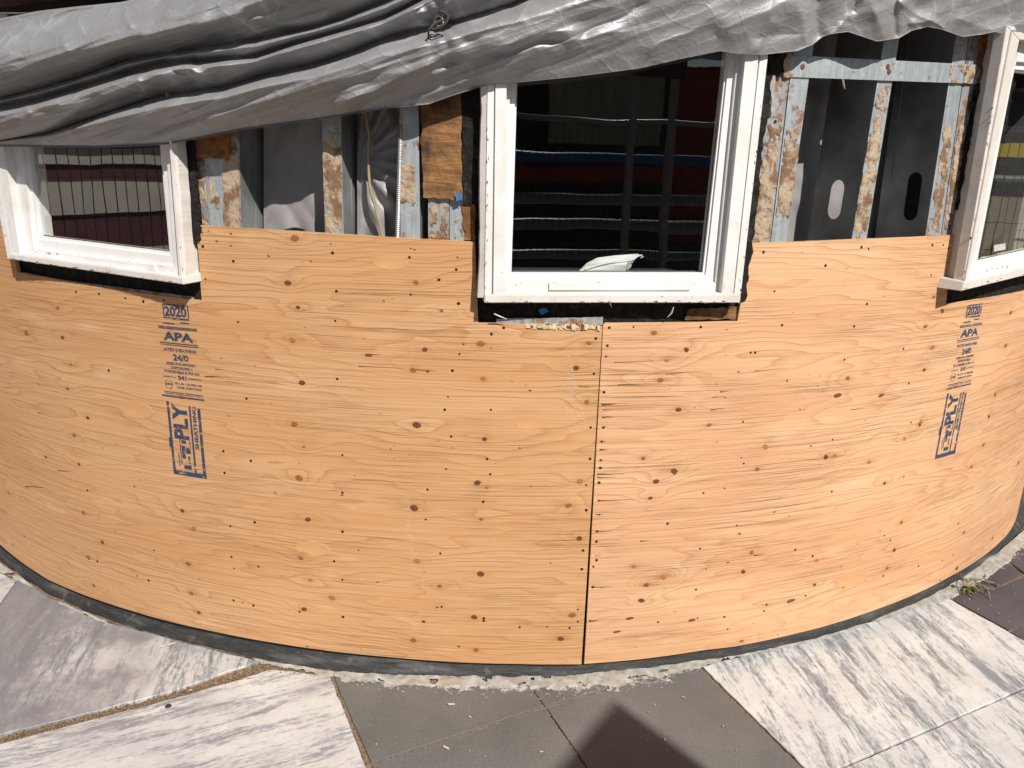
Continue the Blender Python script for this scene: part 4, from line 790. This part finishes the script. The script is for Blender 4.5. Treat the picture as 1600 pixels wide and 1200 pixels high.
def tarp_depth(x, y):
    b0, v3, vb, va, tp = B0(x), V3(x), VB(x), VA(x), TOP(x)
    v3 = np.minimum(v3, b0-4); vb = np.minimum(vb, v3-3); va = np.minimum(va, vb-2); tp = np.minimum(tp, va-20)
    d = np.zeros_like(x)
    def lobe(lo, hi, A, cap, u, pw):
        m = (y <= lo) & (y > hi); t = np.clip((lo-y)/np.maximum(lo-hi, 1), 0, 1); h = lo-hi
        tt = np.minimum(t/u, 1); rise = np.sin(tt*np.pi/2)*.45+tt*.55; fall = (.5+.5*np.cos(np.pi*np.clip((t-u)/(1-u), 0, 1)))**pw
        return m, np.minimum(A*h*.0018, cap)*np.where(t < u, rise, fall)
    for lo, hi, A, cap, u, pw in ((b0, v3, .66, .085, .74, .7), (v3, vb, .95, .070, .74, .7), (vb, va, 1.2, .05, .55, .7), (va, tp, .9, .085, .38, .8)):
        m, q = lobe(lo, hi, A, cap, u, pw); d = np.where(m, q, d)
    # base leaning: upper rolls sit a little further out so that each shades the one below
    d *= np.interp(x, [1100, 1240], [1, .7])
    d += .014*(y <= v3)+.010*(y <= va)
    # diagonal wrinkles running with the folds, finer crumple across them
    al = x*.94-y*.33; ac = x*.33+y*.94
    amp = np.clip((b0-y)/30, .25, 1)
    amp2 = amp*np.interp(x, [850, 1100], [1, .3])
    d += amp2*(.0125*(ridged(al*.0016, ac*.0165, 2, 1)-.5)+np.interp(x, [650, 900], [.0095, .004])*(ridged(al*.0028, ac*.042, 2, 4)-.5)+.0011*(ridged(x*.024, y*.028, 2, 8)-.5))
    rt_ = np.clip((x-1080)/150, 0, 1); d += rt_*amp*(.010*(ridged(x*.007+y*.006, y*.005, 2, 11)-.5)+.006*fbm(x*.02, y*.008, 2, 13))
    pm = np.clip(fbm(x*.006, y*.012, 2, 21)*1.6+.6, .2, 1)
    d += amp2*pm*(.011*(worley(al*.0065+.25*pnoise(x*.01, y*.02, 2), ac*.030)-.45)+.0030*(worley(al*.020, ac*.055, 3)-.45))
    dk = np.hypot(x-686, (y-36)*1.3); d += -.022*np.exp(-(dk/16)**2)+.006*np.sin(np.arctan2(y-36, x-686)*9)*np.exp(-(dk/50)**2)*(dk > 4)
    for (x0, y0, x1, y1, w_, a, sh) in SEGS:
        ex, ey = x1-x0, y1-y0; L = math.hypot(ex, ey); ex /= L; ey /= L
        s = (x-x0)*ex+(y-y0)*ey; n_ = -(x-x0)*ey+(y-y0)*ex+6*pnoise(s*.02, s*0+x0)
        tp_ = np.clip(1-np.abs(s-L/2)/(L/2+w_), 0, 1); tp_ = np.minimum(1, tp_*2.4)
        pr = np.exp(-np.abs(n_)/w_*1.3) if sh else .4*np.exp(-(n_/w_)**2)+.6*np.exp(-np.abs(n_)/w_*1.2); d += a*(.7 if x0 > 1000 else 1)*tp_*tp_*pr*(3-2*tp_)
    return d
NX, NY = 640, 250
xs = np.linspace(-170, 1790, NX); V = []; Uv = []
under = 10
for j in range(NY+under):
    if j < under:                       # hem turning back under the lowest fold towards the wall
        f = 1-j/under; y = B0(xs)-f*5+1.5*0; rr = R+.055-f*.04+0*xs
        dd = tarp_depth(xs, B0(xs)-.5)*(1-f); P = cyl(np.stack([xs, y], -1), rr+dd)
    else:
        f = (j-under)/(NY-1); f = f**1.15
        y = B0(xs)*(1-f)+np.maximum(TOP(xs), -190)*f; rr = R+np.interp(xs, [300, 740, 780, 1150, 1230], [.045, .045, .055, .055, .046])+tarp_depth(xs, np.minimum(y, B0(xs)-.6))
        P = cyl(np.stack([xs, y], -1), rr)
    V.append(P); Uv.append(np.stack([np.arctan2(P[:, 0], -P[:, 1])*R*1.0, P[:, 2]], -1))
for k in range(1, 9):                   # top edge rolling back to the wall
    a = k/8*math.pi/2; P = cyl(np.stack([xs, np.maximum(TOP(xs), -190)-3*math.sin(a)], -1), R+.055-.07*(1-math.cos(a))); V.append(P); Uv.append(np.stack([np.arctan2(P[:, 0], -P[:, 1])*R, P[:, 2]+.003*k], -1))
mb = MB(); mb.add(np.concatenate(V), grid_faces(NX, len(V)))
tarp = mb.build('tarp', MT['tarp'], smooth=True, fix=False); uvset(tarp, np.concatenate(Uv)); tag(tarp, 'crumpled silver grey tarpaulin bunched in diagonal folds across the top of the wall', 'tarp')
# grommet and cord where the folds gather
P = cyl([(686, 34)], R+.115)[0]; rt = empty('tarp_tie', tuple(P)); tag(rt, 'dark cord knotted through a grommet where the tarp folds gather', 'cord')
g = NG('brass'); MT['cord'] = simple('dark_cord', (.05, .048, .05), .8); MT['ring'] = g.done((.25, .22, .18), .4, metal=.9)
t_ = math.atan2(P[0], -P[1]); ax = Vector((math.cos(t_), math.sin(t_), 0)); rd = Vector((math.sin(t_), -math.cos(t_), 0)); Pv = Vector(P)
mb = MB(); mb.tube([Pv+ax*.010*math.cos(a)+Vector((0, 0, .010*math.sin(a)))+rd*.006 for a in np.linspace(0, 2*math.pi, 17)], .0025, 6); mb.build('grommet', MT['ring'], rt, smooth=True)
mb = MB(); mb.tube([Pv+ax*(.02*math.sin(q*9)+.01*q)+Vector((0, 0, .018*math.cos(q*7)))+rd*(.010+.008*math.sin(q*5)) for q in np.linspace(0, .7, 20)], .0030, 6); mb.tube([Pv+ax*(-.004)+rd*.012, Pv+ax*-.02+Vector((0, 0, -.02))+rd*.02, Pv+ax*-.022+Vector((0, 0, -.035))+rd*.012], .0025, 6); mb.build('cord_knot', MT['cord'], rt, smooth=True)
# ------------------------------------------------------------------ ground and paving
mb = MB(); n = 40
mb.add([(x, y, -.035) for y in np.linspace(-70, 70, n) for x in np.linspace(-70, 70, n)], grid_faces(n, n)); tag(mb.build('ground', MT['ground'], fix=False), kind='structure')
mb = MB(); xs2 = np.linspace(-4.5, 4.5, 140); ys2 = np.linspace(-5.2, -.6, 80); X, Y = np.meshgrid(xs2, ys2); Z = -.006+.004*fbm(X*20, Y*20, 3); mb.add(np.stack([X.ravel(), Y.ravel(), Z.ravel()], -1), grid_faces(140, 80))
tag(mb.build('joint_dirt', MT['dirt'], smooth=True, fix=False), kind='structure')
pav = empty('pavement'); tag(pav, kind='structure')
def gdir(a, b): g_ = gnd([a, b]); d = g_[1]-g_[0]; return math.atan2(d[1], d[0])
MT['mA'] = marble('marble_grey_blotched', (.50, .485, .47), (.15, .172, .185), gdir((200, 1110), (262, 960)), .02, .25, .95)
MT['mB'] = marble('marble_white_veined', (.58, .57, .56), (.22, .225, .24), gdir((180, 1150), (440, 1085)), .0, .3, .30)
MT['mC'] = marble('marble_white_streaked', (.60, .595, .585), (.18, .205, .22), gdir((1190, 1040), (1290, 1190)), .008, .35, .18)
def tile(name, q, mat, z=0.0, jit=.6, label=None):
    pts = np.array(q, float); P = gnd(pts); out = []
    for i in range(len(P)):
        a, b = P[i], P[(i+1) % len(P)]; L = np.linalg.norm(b-a); m = max(1, min(40, int(L/.02)))
        nrm = np.array([-(b-a)[1], (b-a)[0], 0])/max(L, 1e-6)
        for k in range(m):
            e = 0 if k == 0 else random.gauss(0, 1)*.0008*jit; out.append(a+(b-a)*k/m+nrm*e)
    bm = bmesh.new(); vs = [bm.verts.new((p[0], p[1], z)) for p in out]; f = bm.faces.new(vs); bm.normal_update()
    if f.normal.z < 0: f.normal_flip()
    r = bmesh.ops.extrude_face_region(bm, geom=[f]); top = [v for v in r['geom'] if isinstance(v, bmesh.types.BMVert)]
    for v in vs: v.co.z = z-.028
    bm.normal_update(); e = [e for e in bm.edges if all(abs(v.co.z-z) < 1e-6 for v in e.verts)]
    bmesh.ops.bevel(bm, geom=e, offset=.0016, segments=1, affect='EDGES'); bmesh.ops.recalc_face_normals(bm, faces=bm.faces)
    me = bpy.data.meshes.new(name); bm.to_mesh(me); bm.free(); me.materials.append(mat); o = bpy.data.objects.new(name, me); put(o, pav)
    if label: o['label'] = label
    return o
tile('marble_slab', P2('30,903 75,932 150,970 225,988 319,1013 404,1034 262,1083 112,1122 0,1149 -160,1189'), MT['mA'], .003, 1.5, 'grey blotched marble slab')
tile('marble_slab', P2('25,909 -5,951 -168,1190 -420,1190 -300,960 -90,820 0,896'), MT['mB'], .003)
tile('marble_slab', P2('0,1163 112,1133 262,1094 375,1062 424,1046 515,1056 525,1080 573,1200 640,1360 -200,1480 -330,1252'), MT['mB'], .001, 1.5, 'white marble slab with a small dark bolt')
tile('dark_paver', P2('520,1050 600,1064 700,1072 800,1070 823,1068 848,1103 720,1146 580,1191 529,1076'), MT['paver'], 0)
tile('dark_paver', P2('581,1194 720,1149 850,1106 896,1172 1010,1340 650,1370'), MT['paver'], -.0006)
tile('dark_paver', P2('826,1067 880,1064 1060,1030 943,1077 852,1103'), MT['paver'], -.0003)
tile('dark_paver', P2('854,1106 943,1080 1062,1032 1092,1038 1098,1048 1253,1200 1410,1356 1013,1340 899,1171'), MT['paver'], .0002)
tile('marble_slab', P2('1098,1042 1160,1026 1262,1002 1390,963 1479,934 1601,1002 1674,1043 1600,1075 1315,1198 1274,1216 1256,1199'), MT['mC'], .002, 1.2, 'white marble slab with dark diagonal streaks')
tile('marble_slab', P2('1277,1220 1317,1201 1600,1078 1680,1046 1800,1110 1900,1380 1440,1385'), MT['mC'], .001)
tile('dark_paver', P2('1482,933 1520,925 1555,920 1600,901 1700,855 1760,894 1600,974 1576,984'), MT['paverv'], 0)
tile('dark_paver', P2('1579,987 1602,977 1762,898 1900,980 1683,1042 1604,1001'), MT['paverv'], -.0004)
tile('dark_paver', P2('1553,917 1520,920 1525,892 1576,880 1598,897'), MT['paverv'], .0003)
tile('dark_paver', P2('1578,878 1590,860 1640,825 1720,858 1602,896'), MT['paverv'], 0)
# rows of plain pavers carry on towards the street, outside the picture
for i in range(-6, 7):
    for j in range(5):
        x0, y0 = i*.62+(.31 if j % 2 else 0), -3.75-j*.6
        if y0 > -3.7: continue
        bm_ = MB(); h = .026; bm_.box((x0, y0-.3, -.014), (.306, .296, .0135)); o = bm_.build('dark_paver', MT['paver' if (i*3+j*5) % 4 else 'mB'], pav)
# mortar bed along the plinth
MO = np.array([(-40, 870), (0, 893), (75, 933), (150, 970), (225, 988), (319, 1012), (412, 1037), (517, 1062), (560, 1070), (600, 1075), (700, 1083), (800, 1081), (850, 1084), (900, 1083), (950, 1082), (987, 1073), (1050, 1060), (1094, 1046), (1160, 1032), (1262, 1007), (1390, 968), (1487, 936), (1545, 903), (1600, 860), (1680, 800)], float)
nx, ny = 900, 14; xs3 = np.linspace(-30, 1660, nx); V = []; keepv = []
inn = np.interp(xs3, SL[:, 0], SL[:, 1])+np.interp(xs3, [0, 300, 520, 650], [5, 5, 2, -1.5]); outy = np.interp(xs3, MO[:, 0], MO[:, 1])
outy = outy+5*fbm(xs3*.03, xs3*0, 4, 2)*np.interp(xs3, [300, 560, 1080, 1300], [.6, 1.6, 1.6, .5])
for j in range(ny):
    f = j/(ny-1); y = inn+(outy-inn)*f; z = (.006*(1-f)**1.2+.0015)+.0035*fbm(xs3*.05, y*.10, 3, 5)*(1-f*.7); z = np.maximum(z, .0008)
    if j == ny-1: z = z*0-.002
    V.append(gnd(np.stack([xs3, y], -1))+np.stack([0*z, 0*z, z], -1)); keepv.append(fbm(xs3*.035, y*.09, 4, 9)-np.maximum(0, f-.5)*2.6*np.interp(xs3, [300, 520, 1080, 1300], [.35, 1, 1, .35]) > -.75)
mb = MB(); K = np.concatenate(keepv); mb.add(np.concatenate(V), [f for f in grid_faces(nx, ny) if all(K[i] for i in f)])
o = mb.build('mortar_bed', MT['mortar'], pav, smooth=True, fix=False)
# crusty white flecks of mortar smeared on the dark pavers and beside the weeds
mb = MB()
def fleck(x, y, sx, sy, h, mi=0, n=7):
    P = [gnd([(x+sx*math.cos(2*math.pi*k/n)*random.uniform(.5, 1.2), y+sy*math.sin(2*math.pi*k/n)*random.uniform(.5, 1.2))])[0]+np.array([0, 0, .0006]) for k in range(n)]
    c = sum(P)/n+np.array([0, 0, h]); mb.add(P+[c], [(k, (k+1) % n, n) for k in range(n)], mi)
for k in range(90):
    u = random.random()
    if u < .45: x = random.uniform(780, 1060); y = np.interp(x, MO[:, 0], MO[:, 1])+random.gauss(-2, 6)
    elif u < .6: x = random.uniform(1000, 1052); y = 1060+abs(random.gauss(0, 7))+(x-1030)*.2
    elif u < .8: x = random.uniform(1495, 1590); y = np.interp(x, MO[:, 0], MO[:, 1])+random.gauss(2, 7)
    else: x = random.uniform(520, 800); y = np.interp(x, MO[:, 0], MO[:, 1])+random.gauss(-1, 4)
    fleck(x, y, random.uniform(.6, 2.4), random.uniform(.4, 1.2), random.uniform(.0006, .002))
def smear(poly_in, poly_out, x0, x1, fade):
    nxs, nys = int((x1-x0)/2.5), 16; xx = np.linspace(x0, x1, nxs); a = pl(poly_in)(xx); b = pl(poly_out)(xx); V_ = []; A_ = []
    for j in range(nys):
        f_ = j/(nys-1); V_.append(gnd(np.stack([xx, a+(b-a)*f_], -1))+np.array([0, 0, .0034])); A_.append(fade(f_, (xx-x0)/(x1-x0)))
    m_ = MB(); m_.add(np.concatenate(V_), grid_faces(nxs, nys)); o_ = m_.build('mortar_smear', MT['smear'], pav, smooth=True, fix=False)
    at = o_.data.attributes.new('fade', 'FLOAT', 'POINT'); at.data.foreach_set('value', np.concatenate(A_))
smear('500,1052 600,1066 700,1072 800,1070 900,1070 1000,1060 1094,1038', '500,1072 600,1090 700,1100 800,1102 900,1106 1000,1098 1094,1062', 515, 1094, lambda f, u: (1-f)**1.1*1.0-.35*np.clip((.45-u)/.45, 0, 1)*f-.15)
smear('985,1060 1060,1042', '985,1092 1060,1082', 990, 1055, lambda f, u: .75*np.exp(-((f-.35-.4*(u-.4))/.18)**2)*np.clip(1-abs(u-.5)*1.6, 0, 1)+.05)
smear('1485,920 1600,845', '1485,955 1600,890', 1490, 1600, lambda f, u: .85*(1-f)**.9-.12+0*u)
tag(mb.build('mortar_flecks', MT['mortar'], fix=False), 'crusty white mortar flecks scattered on the pavers along the plinth', 'mortar', kind='stuff')
# sandy dirt in the open joint of the left marble and chips strewn about
mb = MB()
for k in range(900):
    t = random.random(); u = random.random()
    if u < .72: x = 5+t*412; y = np.interp(x, [0, 112, 262, 375, 420], [1156, 1127.5, 1088.5, 1057, 1041])+random.gauss(0, 2.6)
    elif u < .9: x = 420+t*97; y = np.interp(x, [420, 517], [1041, 1054])+random.gauss(0, 4)
    else: x = 519+t*55; y = np.interp(x, [519, 575], [1062, 1200])+random.gauss(0, 1.4)
    fleck(x, y, random.uniform(.8, 2.6), random.uniform(.6, 1.6), random.uniform(.001, .004), 0, 5)
tag(mb.build('joint_sand', MT['dirt'], fix=False), 'sandy brown dirt filling the open joint between the marble slabs', 'dirt', kind='stuff')
mb = MB()
for k in range(36):
    x, y = random.choice([(random.uniform(540, 900), random.uniform(1085, 1195)), (random.uniform(60, 520), random.uniform(1060, 1190)), (random.uniform(1010, 1240), random.uniform(1060, 1190)), (random.uniform(1500, 1600), random.uniform(915, 990))])
    p = gnd([(x, y)])[0]; a = random.random()*6.28; l = random.choice([.001, .0014, .002, .0025, .005]); w_ = .0009+l*.1
    mb.box((p[0], p[1], .0045), (l, w_, .0007), Matrix.Rotation(a, 3, 'Z'), 0 if random.random() < .55 else 1)
for (x, y, a, l) in ((262, 1010, .7, .024), (697, 1171, -.5, .008), (705, 1103, .15, .010)):
    p = gnd([(x, y)])[0]; mb.box((p[0], p[1], .006), (l, .0022, .0012), Matrix.Rotation(a, 3, 'Z') @ Matrix.Rotation(.1, 3, 'Y'), 0)
tag(mb.build('wood_chips', [MT['splint'], MT['mortar']]), 'pale wood splinters and paint chips scattered on the paving', 'debris', kind='stuff')
p = gnd([(263, 1104)])[0]; me = disc_mesh('bolt', MT['slate'], 10, [(.009, 0), (.008, .0022), (.004, .003)]); o = bpy.data.objects.new('bolt', me); C.objects.link(o); o.location = (p[0], p[1], .001); o.rotation_euler = (-math.pi/2, 0, 0); tag(o, 'small dark round bolt head set in the white marble slab', 'bolt')
# weeds at the foot of the wall
MT['leaf'] = simple('weed_leaf', (.075, .15, .028), .55, 0, .3, 60); MT['straw'] = simple('dry_grass', (.42, .30, .14), .8, 0, .3, 60); MT['deadstem'] = simple('dead_stem', (.085, .055, .03), .8, 0, .4, 80)
root_w = gnd([(1508, 920)])[0]; wd = empty('weed', tuple(root_w)); tag(wd, 'small weed with green leaves and dry stems rooted at the right foot of the wall', 'weed')
def blade(mb, p, d, l, w_, droop, mi=0):
    d = Vector(d).normalized(); sd = d.cross(Vector((0, 0, 1))).normalized(); n = 6; L = []; Rr = []; q = Vector(p)
    for k in range(n):
        f = k/(n-1); ww = w_*math.sin(math.pi*min(.97, .12+f*.88))**.8; L.append(tuple(q-sd*ww)); Rr.append(tuple(q+sd*ww+Vector((0, 0, .001)))); d = (d+Vector((0, 0, -droop/n))).normalized(); q = q+d*l/n
    mb.add(L+Rr, [(k, k+1, n+k+1, n+k) for k in range(n-1)], mi)
lf, st_, dd = MB(), MB(), MB()
for k in range(13):
    a = random.uniform(-2.6, .9); p = Vector(root_w)+Vector((random.gauss(0, .022), random.gauss(0, .016), .003)); d = (math.cos(a), math.sin(a), random.uniform(.25, 1.1)); blade(lf, p, d, random.uniform(.025, .06), random.uniform(.003, .0065), random.uniform(.8, 1.8))
for k in range(80):
    a = random.uniform(-3.0, 1.2); p = Vector(root_w)+Vector((random.gauss(0, .03), random.gauss(0, .018), .003)); d = (math.cos(a), math.sin(a), random.uniform(.05, .6)); blade(st_ if k % 2 else dd, p, d, random.uniform(.04, .10), .0011, random.uniform(.6, 1.5))
for q in ((1533, 908), (1552, 915), (1518, 907), (1545, 925), (1500, 908), (1526, 925)):
    p = Vector(gnd([q])[0])+Vector((0, 0, .012)); blade(lf, p, (random.uniform(.2, 1), random.uniform(-1, .3), .35), .035, .0058, 1.2)
    v = p-Vector(root_w); st_.tube([Vector(root_w)+Vector((0, 0, .004)), Vector(root_w)+v*.55+Vector((0, 0, .022)), p], .0011, 5)
lf.build('leaf', MT['leaf'], wd, fix=False); st_.build('dry_stem', MT['straw'], wd, fix=False); dd.build('dead_stem', MT['deadstem'], wd, fix=False)
# ------------------------------------------------------------------ the street behind the camera: it shows in the panes, and an added board throws the pointed shadow
MT['orange'] = simple('orange_sign_sheet', (.75, .25, .03), .4); MT['post'] = simple('grey_steel_post', (.34, .35, .36), .45, .6); MT['wire'] = simple('fence_wire', (.10, .10, .10), .5, .5)
MT['pipe'] = simple('grey_pipe', (.30, .30, .31), .4, .3); MT['bluep'] = simple('blue_pipe', (.03, .17, .42), .4); MT['red'] = simple('red_container_paint', (.38, .022, .03), .5, 0, .15, 4); MT['beige'] = simple('beige_panel', (.48, .40, .27), .6, 0, .1, 3)
MT['cream'] = simple('cream_board', (.82, .76, .66), .6, 0, .1, 3); MT['yellow'] = simple('yellow_rail', (.75, .62, .02), .5, 0, .1, 3); MT['asph'] = simple('asphalt_dark', (.05, .05, .05), .8)
ap = Vector(gnd([(961, 1094)])[0])+SDIR*4.5
rt = empty('shadow_board', (ap.x, ap.y, 0)); tag(rt, 'dark board with a pointed top on two posts behind the viewer, added to cast a shadow', 'shadow board')  # unseen board, added and shaped to throw the pointed shadow on the paving
def lean(px):                            # board corner whose shadow ends at a measured spot of the paving
    G_ = Vector(gnd([px])[0]); k_ = (ap.y-G_.y)/SDIR.y; return G_+SDIR*k_
cl_, cr_ = lean((868, 1205)), lean((1112, 1207))
pl_ = [(cl_.x, ap.y, 2.0), (cr_.x, ap.y, 2.0), (cr_.x, ap.y, cr_.z), (ap.x, ap.y, ap.z), (cl_.x, ap.y, cl_.z)]
mb = MB(); mb.add(pl_+[(x, y-.02, z) for x, y, z in pl_], [(0, 1, 2, 3, 4), (9, 8, 7, 6, 5)]+[(k, (k+1) % 5, 5+(k+1) % 5, 5+k) for k in range(5)]); mb.build('board', MT['asph'], rt)
for x in (cl_.x+.05, cr_.x-.05):
    mb = MB(); mb.box((x, ap.y-.045, 1.1), (.025, .02, 1.1)); mb.build('post', MT['post'], rt, bevel=.003)
mb = MB(); mb.box(((cl_.x+cr_.x)/2, ap.y-.045, .02), (.4, .16, .02)); mb.build('base', MT['post'], rt)
fc = empty('site_fence', (0, -6.6, 0)); tag(fc, 'temporary wire mesh site fence panel standing in the street behind the viewer', 'fence', 'temporary site fence panels')
mb = MB()
for x in (-1.72, 1.72): mb.tube([(x, -6.6, .05), (x, -6.6, 1.75)], .019, 8)
for z in (.12, 1.75): mb.tube([(-1.72, -6.6, z), (1.72, -6.6, z)], .019, 8)
mb.build('frame', MT['post'], fc, smooth=True)
mb = MB()
for k in range(66): x = -1.7+k*3.4/65; mb.tube([(x, -6.6, .12), (x, -6.6, 1.75)], .0026, 4, cap=False)
for k in range(9): z = .12+k*.2; mb.tube([(-1.7, -6.597, z), (1.7, -6.597, z)], .0022, 4, cap=False)
mb.build('wire_mesh', MT['wire'], fc)
mb = MB()
for x in (-1.72, 1.72): mb.box((x, -6.6, .06), (.12, .3, .058))
mb.build('foot_block', MT['paver'], fc)
def dup(o, loc, rz):
    r = o.copy(); C.objects.link(r); r.location = loc; r.rotation_euler = (0, 0, rz)
    for ch in o.children:
        c_ = ch.copy(); C.objects.link(c_); c_.parent = r; c_.matrix_parent_inverse = ch.matrix_parent_inverse
    return r
fc.location = (1.9, -6.6, 0)
for k, (x, y, a) in enumerate(((5.4, -6.5, .06), (-1.6, -6.5, -.06), (5.2, -2.2, 1.57), (-3.35, -3.45, -1.22), (5.2, 1.3, 1.57))): dup(fc, (x, y, 0), a)['label'] = 'wire mesh site fence panel behind the viewer, %s' % ('next to the right of the first', 'next to the left of the first', 'across the street to the right', 'turned towards the small left window', 'farther along on the right')[k]
# pipe rail, red container with pale panel
rl = empty('pipe_rail', (2.6, -8.6, 0)); tag(rl, 'street barrier of stacked grey pipes with one blue pipe on top', 'barrier')
for z, m, r in ((.55, 'pipe', .05), (.85, 'pipe', .06), (1.12, 'pipe', .06), (1.52, 'bluep', .045)):
    mb = MB(); mb.tube([(-2.5, -8.6+.03*z, z), (0, -8.65, z+.02), (7.5, -8.5, z-.05)], r, 12); mb.build('pipe', MT[m], rl, smooth=True)
mb = MB(); mb.box((2.6, -8.72, 1.36), (5.0, .02, .07)); mb.build('board', MT['red'], rl)
for x in (-2.2, 7.2): mb = MB(); mb.box((x, -8.68, .8), (.04, .05, .8)); mb.build('post', MT['asph'], rl)
ct = empty('container', (4.5, -15, 0)); tag(ct, 'dark steel site container with a red door and a beige ribbed panel', 'container')
mb = MB(); n = 60; y0 = -13.0; xs4 = np.linspace(-1, 11, n*4+1); prof = [0, .0, .05, .05]
mb.add([(x, y0+prof[i % 4], z) for z in (.2, 3.0) for i, x in enumerate(xs4)], grid_faces(len(xs4), 2)); mb.box((5, -14.3, 1.6), (6, 1.2, 1.4)); mb.build('shell', MT['asph'], ct)
mb = MB(); xs5 = np.linspace(3.0, 4.9, 41); mb.add([(x, y0+.09+(.03 if i % 4 < 2 else 0), z) for z in (1.75, 3.0) for i, x in enumerate(xs5)], grid_faces(41, 2)); mb.build('ribbed_panel', MT['beige'], ct, fix=False)
mb = MB(); mb.box((2.4, y0+.07, 1.5), (.03, .03, 1.25)); mb.box((5.6, y0+.1, 1.6), (.45, .03, 1.35)); mb.build('lock_bar', MT['red'], ct)
# hoarding to the left, maroon boards with cream bands
hb = empty('hoarding', (-5.4, -4.0, 0)); tag(hb, 'maroon hoarding with slanting cream boards along the street to the left', 'hoarding')
HR = Matrix.Rotation(-.42, 3, 'Z'); HC = Vector((-5.4, -4.0, 0))
hr = lambda p: tuple(HR @ (Vector(p)-HC)+HC)
mb = MB(); mb.box(hr((-5.5, -4.2, 1.25)), (.04, 6.5, 1.25), HR); mb.build('backing', MT['maroon'], hb)
for k, (z0, z1, h) in enumerate(((1.95, 1.85, .09), (1.62, 1.80, .06), (1.42, 1.50, .09), (1.02, 1.28, .12), (.5, .6, .16))):
    mb = MB(); ya, yb = -7.2, 2.2; x = -5.43
    mb.hexa([hr(p) for p in [(x, ya, z0-h), (x, yb, z1-h), (x, yb, z1+h), (x, ya, z0+h)]+[(x-.03, ya, z0-h), (x-.03, yb, z1-h), (x-.03, yb, z1+h), (x-.03, ya, z0+h)]]); mb.build('board', MT['cream'], hb)
mb = MB(); mb.tube([hr((-5.3, -7.2, 1.66)), hr((-5.3, 2.2, 1.62))], .04, 10); mb.build('pipe', MT['pipe'], hb, smooth=True)
# street on the right: low beige wall, yellow rail, dark block
wl = empty('street_wall', (9, -2, 0)); tag(wl, 'low beige wall with a yellow rail and white brace along the street to the right', 'wall')
mb = MB(); mb.box((9.2, -2, .62), (.15, 5, .62)); mb.build('wall_body', MT['beige'], wl)
mb = MB(); mb.box((9.05, -2, 1.66), (.03, 5, .06)); mb.build('rail', MT['yellow'], wl)
mb = MB(); mb.tube([(9.0, -2, 1.40), (9.0, 3, 1.44)], .03, 8); mb.tube([(9.0, -7, 1.38), (9.0, -2, 1.40)], .03, 8); mb.build('pipe', MT['pipe'], wl)
mb = MB(); mb.tube([(8.3, -2.4, .9), (8.3, -1.4, 1.45)], .04, 10); mb.build('brace', MT['white'], wl, smooth=True)
wl.rotation_euler = (0, 0, 1.15)
bl = empty('street_building', (15, 2, 0)); tag(bl, 'dark grey street building standing beyond the beige wall', 'building')
mb = MB(); mb.box((16, 0, 2.6), (1.5, 9, 2.6)); mb.build('wall', MT['asph'], bl)
for k in range(6): mb = MB(); mb.box((14.48, -7.5+k*3, 2.6), (.04, .8, .9)); mb.build('window', MT['pipe'], bl)
